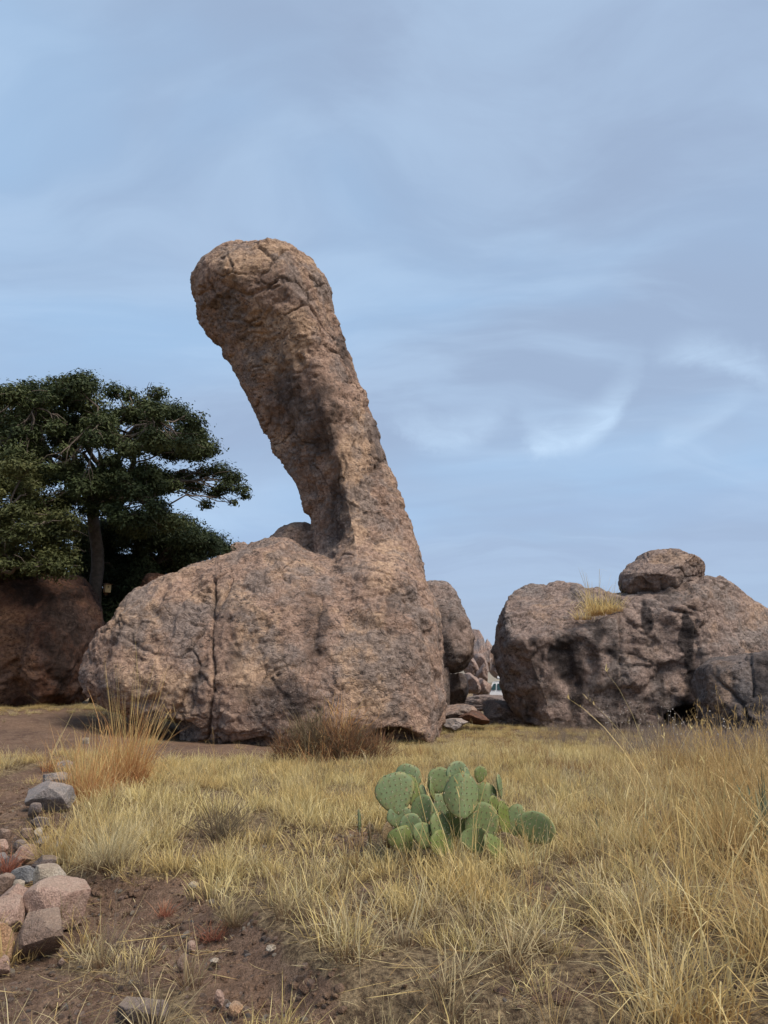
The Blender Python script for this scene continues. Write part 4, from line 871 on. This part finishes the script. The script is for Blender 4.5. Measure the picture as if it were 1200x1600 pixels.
def scatter(name, coll, P, yaw, tilt_, scale):
    me = bpy.data.meshes.new(name); n = len(P)
    me.vertices.add(n); me.vertices.foreach_set('co', P.astype(np.float32).ravel())
    a = me.attributes.new('rot', 'FLOAT_VECTOR', 'POINT'); rv = np.stack([tilt_ * RNG.normal(size=n), tilt_ * RNG.normal(size=n), yaw], 1); a.data.foreach_set('vector', rv.astype(np.float32).ravel())
    a = me.attributes.new('scl', 'FLOAT', 'POINT'); a.data.foreach_set('value', scale.astype(np.float32))
    a = me.attributes.new('idx', 'INT', 'POINT'); a.data.foreach_set('value', RNG.integers(0, 1000, n).astype(np.int32))
    o = link(name, me); props(o, kind='stuff')
    ng = bpy.data.node_groups.new(name, 'GeometryNodeTree')
    ng.interface.new_socket('Geometry', in_out='INPUT', socket_type='NodeSocketGeometry'); ng.interface.new_socket('Geometry', in_out='OUTPUT', socket_type='NodeSocketGeometry')
    t = NT(ng); gi = t.n('NodeGroupInput'); ci = t.n('GeometryNodeCollectionInfo', {'Collection': coll, 'Separate Children': True, 'Reset Children': True})
    at = lambda nm, ty: t.n('GeometryNodeInputNamedAttribute', {'Name': nm}, data_type=ty).outputs[0]
    ip = t.n('GeometryNodeInstanceOnPoints', {'Points': gi.outputs[0], 'Instance': ci.outputs[0], 'Pick Instance': True, 'Instance Index': at('idx', 'INT'), 'Rotation': at('rot', 'FLOAT_VECTOR'), 'Scale': at('scl', 'FLOAT')})
    t.n('NodeGroupOutput', {0: ip.outputs[0]})
    md = o.modifiers.new('scatter', 'NODES'); md.node_group = ng
    return o
def field(density, ymin=3.4, ymax=30, side=0.62):
    n = int(density * side * (ymax ** 2 - ymin ** 2))
    y = np.sqrt(RNG.uniform(ymin ** 2, ymax ** 2, n)); x = RNG.uniform(-side, side, n) * y
    P = np.stack([x, y, hgt(x, y)], 1); b, px, py = bare_at(P); ok = np.ones(n, bool)
    for cx, cy, rx, ry in KEEP: ok &= ((x - cx) / rx) ** 2 + ((y - cy) / ry) ** 2 > 0.86
    P[:, 2] -= 0.03 * b * sstep(25, 9, y)
    return P, b, px, py, ok
def grow(name, coll, density, prob, smin, smax, tilt_=0.12, ymin=3.4, ymax=30, sfun=None):
    # the meadow is cropped shorter towards the boulders
    P, b, px, py, ok = field(density, ymin, ymax)
    m = ok & (RNG.uniform(0, 1, len(P)) < prob(P, b, px, py)); P = P[m]
    s = RNG.uniform(smin, smax, len(P))
    s = s * (1 - .4 * sstep(14, 21, P[:, 1]))
    if sfun is not None: s = s * sfun(P, px[m], py[m])
    return scatter(name, coll, P, RNG.uniform(0, 6.28, len(P)), tilt_, s)
def right(px, py, a=860, b=1010): return sstep(a, b, px + (py - 1250) * 0.12)
pat = lambda P, s, seed: fbm(P * np.array([s, s, 0]), 3, seed)
grow('lawn_grass', C_LAWN, 46, lambda P, b, px, py: np.clip((1 - b * 1.15) * (0.58 + 1.3 * pat(P, .8, 3) + 1.5 * pat(P, 2.6, 4)), 0.0, 1) * (1 - .4 * right(px, py)) * (1 - .55 * sstep(1350, 1500, py)), .7, 1.35)
grow('tuft_grass', C_TUFT, 12, lambda P, b, px, py: np.clip((1 - b * 1.3) * (0.28 + 1.6 * pat(P, 1.1, 13) + .25 * sstep(1290, 1400, py)), 0, 1), .5, 1.1)
grow('straw_grass', C_TALL, 11, lambda P, b, px, py: right(px, py) * (1 - .8 * b) * np.clip(.36 + 2.0 * pat(P, .8, 23), 0.02, 1) + .03 * np.clip(1 - 1.6 * b, 0, 1), .6, 1.25, sfun=lambda P, px, py: (0.8 + .35 * sstep(1000, 1150, px)) * (1 - .55 * sstep(13, 19, P[:, 1])))
grow('long_straw_grass', C_LONG, 11, lambda P, b, px, py: sstep(930, 1080, px) * sstep(1230, 1420, py) * np.clip(.5 + 1.5 * pat(P, 1.2, 33), 0, 1), .55, 1.15, ymax=12)
grow('fallen_straw', C_FALL, 11, lambda P, b, px, py: np.clip(.26 + 1.0 * pat(P, 1.3, 43), 0, .8) + .35 * sstep(950, 1050, px) * sstep(1480, 1560, py), .6, 1.2, .05, ymax=13)
grow('straw_litter', C_LITTER, 42, lambda P, b, px, py: np.clip(.44 + 1.5 * pat(P, 1.0, 53) - .18 * b, 0, 1), .6, 1.4, .1, ymax=16)
C_CLOD = bpy.data.collections.new('clods')
for q in range(5):
    V, F = stone_v((1, .85, .55), 500 + q, 2, 4, .22, (.6, .9), 4.0); C_CLOD.objects.link(bpy.data.objects.new('clod', mesh_np('clod', V, [F], M_DIRT, False, {'litter': np.zeros(len(V))})))
grow('dirt_clods', C_CLOD, 700, lambda P, b, px, py: np.clip(b + .05, 0, 1) * np.clip(.35 + 1.2 * pat(P, 2.0, 83), .05, 1) * sstep(1180, 1300, py), .008, .026, .6, ymax=12, sfun=lambda P, px, py: RNG.uniform(.6, 1.4, len(P)) ** 2)
grow('gravel', C_PEB, 620, lambda P, b, px, py: np.clip(b + .05, 0, 1) * np.clip(.35 + 1.2 * pat(P, 1.5, 63), .05, 1) * sstep(1180, 1350, py), .004, .017, .6, ymax=12, sfun=lambda P, px, py: RNG.uniform(.6, 1.5, len(P)) ** 2)
grow('weeds', C_BRUSH, 22, lambda P, b, px, py: sstep(960, 1060, px) * sstep(1210, 1165, py) * (1 - b) * .9 + .35 * sstep(800, 900, px) * sstep(1180, 1150, py), .75, 1.35, .2, ymin=14)
grow('dead_weeds', C_BRUSH, 5, lambda P, b, px, py: np.clip(1 - 1.5 * b, 0, 1) * np.clip(pat(P, .9, 93) * 1.8, 0, .7), .3, .7, .3, ymin=4, ymax=20)
grow('rusty_weeds', C_REDBR, 14, lambda P, b, px, py: (1 - b) * np.clip(pat(P, .5, 73) * 2.2 + .12, 0, 1) * sstep(1290, 1200, py) * sstep(560, 700, px), .5, 1.15, .15, ymin=9)

def clump(name, label, cat, px, py, parts, mat, group=None, dz=0.0):
    p = G(px, py); return props(link(name, bl_mesh(name, merge_bl(parts), mat), None, (p.x, p.y, p.z + dz)), label, cat, group)
g = np.random.default_rng(5)
def straw_clump(px, py, rad, hh, n, label, lean=.22):
    p = G(px, py); e = empty('straw_clump', p, label, 'grass clump', 'orange straw clumps')
    link('straw', bl_mesh('straw', merge_bl([blades(int(n * .8), rad, hh * .72, .38, lean * 1.25, .5, .008, g, 6, kink=.45), blades(n // 2, rad * 1.15, hh * .45, .4, lean * 2, 1.0, .008, g, 5, kink=.5)]), M_ORANGE), e)
    link('stalks', bl_mesh('stalks', stems(n // 6, rad * .85, hh * 1.1, g, .008, lean * 1.1, .2, False), M_STRAWY), e)
    return e
straw_clump(196, 1232, .26, 1.25, 420, 'tall rust orange straw clump, the right and taller one of the pair', .2)
straw_clump(135, 1252, .30, .85, 380, 'shorter orange straw clump beside the grey stones', .26)
straw_clump(74, 1206, .10, .75, 40, 'thin straggly orange stalks on the dirt left of the two full clumps', .3)
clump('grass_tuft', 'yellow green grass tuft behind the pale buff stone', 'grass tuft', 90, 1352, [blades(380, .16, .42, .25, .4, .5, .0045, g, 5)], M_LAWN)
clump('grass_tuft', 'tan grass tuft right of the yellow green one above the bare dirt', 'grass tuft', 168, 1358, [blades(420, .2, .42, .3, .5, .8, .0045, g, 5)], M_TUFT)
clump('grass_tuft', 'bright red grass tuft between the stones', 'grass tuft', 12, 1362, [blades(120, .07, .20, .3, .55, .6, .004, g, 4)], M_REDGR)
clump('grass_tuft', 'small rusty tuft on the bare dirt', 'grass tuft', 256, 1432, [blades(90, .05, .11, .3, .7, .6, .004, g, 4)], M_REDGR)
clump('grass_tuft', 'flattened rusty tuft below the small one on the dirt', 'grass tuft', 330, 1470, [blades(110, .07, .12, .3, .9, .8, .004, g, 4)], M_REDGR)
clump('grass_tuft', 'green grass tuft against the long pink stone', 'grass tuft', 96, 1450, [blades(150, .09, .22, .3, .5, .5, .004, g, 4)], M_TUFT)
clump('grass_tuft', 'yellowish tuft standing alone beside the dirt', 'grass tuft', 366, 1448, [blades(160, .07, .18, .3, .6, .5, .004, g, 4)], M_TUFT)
def bushy(n, r, L, wid, g, up=.8, jit=.9):
    """short twigs starting anywhere inside a half dome"""
    d = g.normal(size=(n, 3)); d[:, 2] = np.abs(d[:, 2]); d /= np.linalg.norm(d, axis=1)[:, None]; c = d * (g.uniform(0, 1, n) ** .5)[:, None] * np.array(r) * .8
    out = blades(n, .001, L, .4, .1, .4, wid, g, 3); V = out[0].reshape(n, -1, 3).copy()
    for q in range(n):
        ax = d[q] * np.array([1, 1, .6]) + np.array([0, 0, up]) + g.normal(size=3) * jit * .5; m = Vector(ax).to_track_quat('Z', 'Y').to_matrix(); V[q] = V[q] @ np.array(m).T + c[q]
    return V.reshape(-1, 3), out[1], out[2] * .6 + .4, out[3]
p = G(512, 1190); e = empty('dry_bush', p, 'rusty brown dry bush at the foot of the leaning rock', 'bush')
def at_(b, *o): return tilt(b, 0, 0, o)
link('dead_twigs', bl_mesh('dead_twigs', merge_bl([at_(bushy(900, (.62, .5, .95), .34, .014, g), -.32, 0, 0), at_(bushy(500, (.5, .45, .6), .30, .014, g), .45, 0, 0), at_(blades(60, .25, .8, .3, .5, .3, .016, g, 5), -.3, 0, 0)]), M_DARKTW), e)
link('rusty_twigs', bl_mesh('rusty_twigs', merge_bl([at_(bushy(600, (.62, .5, .75), .36, .013, g), .25, -.15, 0), at_(bushy(420, (.4, .4, .55), .3, .013, g), -.72, -.2, 0), at_(bushy(380, (.45, .4, .55), .3, .013, g), .85, -.1, 0)]), M_RUST), e)
link('fine_straw', bl_mesh('fine_straw', merge_bl([at_(bushy(420, (.55, .4, 1.25), .38, .011, g), .22, .15, 0), at_(blades(70, .6, .4, .4, .5, .6, .011, g, 4), 0, -.5, 0)]), M_ORANGE), e)
clump('dead_shrub', 'dark dead shrub with bare twigs in the pale grass', 'shrub', 345, 1312, [bushy(260, (.30, .3, .36), .17, .006, g), blades(60, .2, .46, .35, .5, .4, .006, g, 5)], M_DARKTW)
# grass growing on the ledge of the streaked boulder
lp = W(930, 962, 27.3)
o = link('ledge_grass', bl_mesh('ledge_grass', merge_bl([tilt(blades(105, .34, hh_, .35, .5, .6, .02, g, 5), 0, 0, (ox, 0, oz)) for ox, oz, hh_ in ((-.42, -.14, .4), (.05, 0, .8), (.3, .06, .5), (.62, .14, .6))] + [tilt(blades(40, .5, 1.45, .2, .18, .2, .015, g, 5), 0, 0, (.15, .3, 0))]), M_STRAWY), None, lp)
props(o, 'golden grass tuft growing on the ledge of the streaked boulder', 'grass tuft')
def yucca(px, py, n, L, label, wid=.02, rad=.05):
    p = G(px, py); e = empty('yucca', p, label, 'yucca')
    gg = np.random.default_rng(int(px)); 
    for q in range(n):
        b = blades(1, .001, L * gg.uniform(.75, 1.1), .1, 0.03, .12, wid, gg, 4); inc = abs(gg.normal()) * .42 + .08
        V = b[0] @ rotm(inc, 0, gg.uniform(0, 6.28)).T
        link('leaf', bl_mesh('leaf', (V, b[1], b[2], b[3]), M_YUCCA), e)
    return e
yucca(1200, 1335, 46, .62, 'spiky green yucca cut by the right edge of the picture', .022)
yucca(1008, 1312, 18, .28, 'small grey green yucca in the straw left of the big one', .015)
yucca(935, 1308, 14, .22, 'small dark yucca near the lone round cactus pad', .014)
for px, py, lb in ((1120, 1180, 'grey weed with white seed heads below the dark angular boulder'), (1050, 1165, 'grey weed with white seed heads in front of the boulder hollow'), (965, 1150, 'white flecked weed at the foot of the streaked boulder')):
    p = G(px, py); e = empty('seed_weed', p, lb, 'weed')
    b = stems(46, .5, .75, g, .012, .35, .4, False); link('stalks', bl_mesh('stalks', b, M_GREYTW), e)
    tips = b[0].reshape(46, -1, 3)[:, -1]; V0, F0 = ico(1); q = [(V0 * .013 + t, [F0]) for t in tips[::2]]; V, F = join(q)
    props(link('seed_heads', mesh_np('seed_heads', V, F, plain('seed_white', (.62, .58, .52), .9), True), e), kind='stuff')
# tall single stalks against the grass
for px, py, hh, lb in ((1045, 1300, 1.15, 'tall bent yellow stalk cluster in the right meadow'), (1110, 1400, .95, 'tall forking straw stalks low in the right meadow'), (728, 1400, .62, 'single upright straw stalk in front of the cactus'), (1060, 1450, 1.0, 'pale arching straw stalks above the dark hollow')):
    clump('straw_stalks', lb, 'grass', px, py, [stems(9, .12, hh, g, .008, .2, .5), blades(14, .10, hh * .6, .3, .4, .9, .007, g, 6)], M_STRAWY)

# ------------------------------------------------------------------ prickly pear
def pad_mat():
    m, nt, bs = new_mat('cactus_skin', 0.55); bs.inputs['Specular IOR Level'].default_value = 0.3
    co = nt.n('ShaderNodeTexCoord').outputs['Object']; ob = nt.n('ShaderNodeObjectInfo').outputs['Random']
    n1, n2 = nt.noise(co, 9, 5, 0.6), nt.noise(co, 45, 4, 0.6)
    c = nt.mix(ob, (0.118, 0.142, 0.028), (0.15, 0.20, 0.105))
    c = nt.mix(nt.math('MULTIPLY', nt.ramp(n1, 0.42, 0.7), 0.55), c, (0.15, 0.15, 0.05))
    c = nt.mix(nt.math('MULTIPLY', nt.ramp(n2, 0.55, 0.75), 0.45), c, (0.05, 0.065, 0.03))
    rim = nt.n('ShaderNodeAttribute', attribute_name='rim').outputs['Fac']
    c = nt.mix(nt.math('MULTIPLY', nt.math('MULTIPLY', rim, .7), nt.ramp(n1, .45, .62)), c, (0.30, 0.26, 0.10))
    c = nt.mix(nt.ramp(nt.noise(co, 16, 5, .7), .60, .68), c, (0.24, 0.19, 0.10))
    nt.t.links.new(c, bs.inputs['Base Color'])
    nt.t.links.new(nt.n('ShaderNodeBump', {'Strength': 0.25, 'Distance': 0.01, 'Height': n2}).outputs[0], bs.inputs['Normal'])
    return m
M_PAD = pad_mat(); M_SPINE = plain('spine', (0.55, 0.47, 0.33), 0.7); M_DEADPAD = stone_mat('dead_pad', (0.20, 0.14, 0.075), (0.28, 0.20, 0.11), (0.08, 0.055, 0.035), 9.0); M_AREO = plain('areole', (0.13, 0.095, 0.05), 0.9)
PADS = [  # px py w h roll yaw dY
    (618, 1239, 46, 54, -.10, .1, -.05), (638, 1217, 34, 40, .12, -.3, .15), (643, 1235, 26, 40, .1, .8, .08), (723, 1244, 47, 62, .02, 0, -.28), (714, 1209, 32, 36, -.05, .3, .25), (686, 1219, 28, 34, .05, -.4, .2),
    (676, 1236, 26, 32, 0, 1.45, .05), (684, 1264, 36, 44, .1, .3, .05), (661, 1270, 32, 44, .1, -.5, -.08), (625, 1277, 34, 32, -.1, .2, -.06), (642, 1290, 28, 32, .25, -.2, -.15), (610, 1305, 34, 34, -.5, .6, -.1),
    (664, 1306, 38, 34, .5, .3, -.25), (633, 1311, 42, 34, -.3, .2, -.2), (694, 1300, 38, 58, -.45, .5, -.2), (713, 1288, 28, 42, .1, -.6, -.1), (752, 1288, 46, 56, .15, .1, -.15), (757, 1246, 32, 40, .1, -.5, .12),
    (780, 1229, 24, 32, .1, 1.15, .15), (750, 1210, 18, 22, .2, .3, .35), (788, 1279, 30, 46, .2, .5, .08), (805, 1284, 28, 44, .35, -.3, .12), (837, 1294, 44, 46, .15, -.15, .0), (777, 1328, 44, 30, .9, .2, -.3),
    (795, 1326, 36, 34, .5, -.3, -.2), (562, 1284, 26, 28, -.7, 1.25, .1), (745, 1313, 34, 36, -.3, -.4, -.25), (690, 1318, 34, 34, .1, .4, -.32), (577, 1304, 24, 30, -.2, 1.2, .0), (730, 1216, 24, 30, .35, .7, .18), (660, 1246, 26, 34, -.1, .9, .2), (770, 1262, 28, 36, .3, .8, .0)]
YC = G(705, 1336).y
cb = G(705, 1330); cactus = empty('prickly_pear', cb, 'green prickly pear cactus with many round flat pads in the dry grass', 'cactus')
def pad_mesh(w_, h_, th, seed):
    gg = np.random.default_rng(seed); nr, na = 7, 26; V = []; a = np.linspace(0, 2 * math.pi, na, endpoint=False)
    wob = 1 + .035 * np.sin(3 * a + seed) + .03 * np.sin(2 * a + seed * 2.3) + .015 * np.sin(7 * a + seed * 1.7)
    ox = np.cos(a) * w_ / 2 * (1 + .10 * np.sin(a)) * wob; oz = np.sin(a) * h_ / 2 * wob; nar = 1 - 0.28 * np.clip(-np.sin(a), 0, 1) ** 2
    rings = []
    for s in list(np.linspace(0.08, .94, nr)) + [1.0]: rings.append((s, -th / 2 * math.sqrt(max(0, 1 - s ** 4))))
    for s in reversed(list(np.linspace(0.08, .94, nr))): rings.append((s, th / 2 * math.sqrt(max(0, 1 - s ** 4))))
    bend = gg.normal() * .5
    R_ = [np.stack([ox * nar * s, np.full(na, yy) + bend * (ox * s) ** 2 / w_ + .15 * bend * (oz * s), oz * s + h_ / 2], 1) for s, yy in rings]
    V, F = loft(R_); rimv = np.concatenate([np.repeat([sstep(.75, 1.0, s) for s, _ in rings], na), [0, 0]])
    sp, ar = [], []; rows = max(4, int(h_ / .042))
    for r_ in range(rows):
        z = -h_ / 2 + h_ * (r_ + .5) / rows; hw = w_ / 2 * math.sqrt(max(0, 1 - (2 * z / h_) ** 2)) * (1 + .1 * 2 * z / h_); cols = max(1, int(hw * 2 / .042))
        for c_ in range(cols):
            x = -hw + 2 * hw * (c_ + .5 + (.25 if r_ % 2 else -.25)) / cols
            if abs(x) > hw * .97: continue
            s = min(.99, math.hypot(2 * x / w_, 2 * z / h_)); yv = th / 2 * math.sqrt(1 - s ** 4)
            for sg in (-1, 1):
                y = sg * yv + bend * x * x / w_ + .15 * bend * z
                ar.append(box((x, y, z + h_ / 2), (.0085, .006, .0085)))
                for q in range(2):
                    d = np.array([gg.normal() * .5 + 2 * x / w_ * .4, sg * 1.0, gg.normal() * .5 - .2]); d /= np.linalg.norm(d); L = gg.uniform(.02, .042)
                    b0 = np.array([x, y, z + h_ / 2]); t_ = b0 + d * L
                    sp.append((np.array([b0 + [.0011, 0, 0], b0 - [.0011, 0, 0], t_]), [np.array([[0, 1, 2]])]))
    for q in a:                                        # spines along the rim
        b0 = np.array([math.cos(q) * w_ / 2, 0, math.sin(q) * h_ / 2 + h_ / 2]); d = np.array([math.cos(q), gg.normal() * .4, math.sin(q)]); t_ = b0 + d * gg.uniform(.015, .035)
        sp.append((np.array([b0 + [0, .0014, 0], b0 - [0, .0014, 0], t_]), [np.array([[0, 1, 2]])]))
    return (V, F, rimv), join(sp), join(ar)
for q, (px, py, w_, h_, roll, yaw, dY) in enumerate(PADS):
    yy = YC + dY + .1; s = yy / FPX * 1.08; p = W(px, py, yy)
    jr = random.Random(q); w_ *= jr.uniform(.95, 1.18); h_ *= jr.uniform(.92, 1.06); yaw += jr.uniform(-.15, .5); roll += jr.uniform(-.2, .2); w_ *= 1.06
    (V, F, rimv), spn, aro = pad_mesh(w_ * s, h_ * s, .026, q)
    o = link('pad', mesh_np('pad', V - [0, 0, h_ * s / 2], F, M_DEADPAD if q in (11, 24, 28) else M_PAD, True, {'rim': rimv}), cactus, p - cb)
    if q in (11, 24, 28): o['label'] = 'dry brown pad low on the cactus'
    o.rotation_euler = (R(-8) + .12 * math.sin(q * 2.1), roll, yaw)
    props(link('spines', mesh_np('spines', spn[0] - [0, 0, h_ * s / 2], spn[1], M_SPINE), o), kind='stuff')
    props(link('areoles', mesh_np('areoles', aro[0] - [0, 0, h_ * s / 2], aro[1], M_AREO), o), kind='stuff')
# stems of grass growing through the cactus
clump('grass_tuft', 'dry straw stalks growing up through the cactus pads', 'grass tuft', 712, 1345, [blades(70, .45, .30, .4, .3, .5, .007, g, 5), blades(16, .3, .5, .2, .25, .3, .008, g, 5)], M_STRAWY)
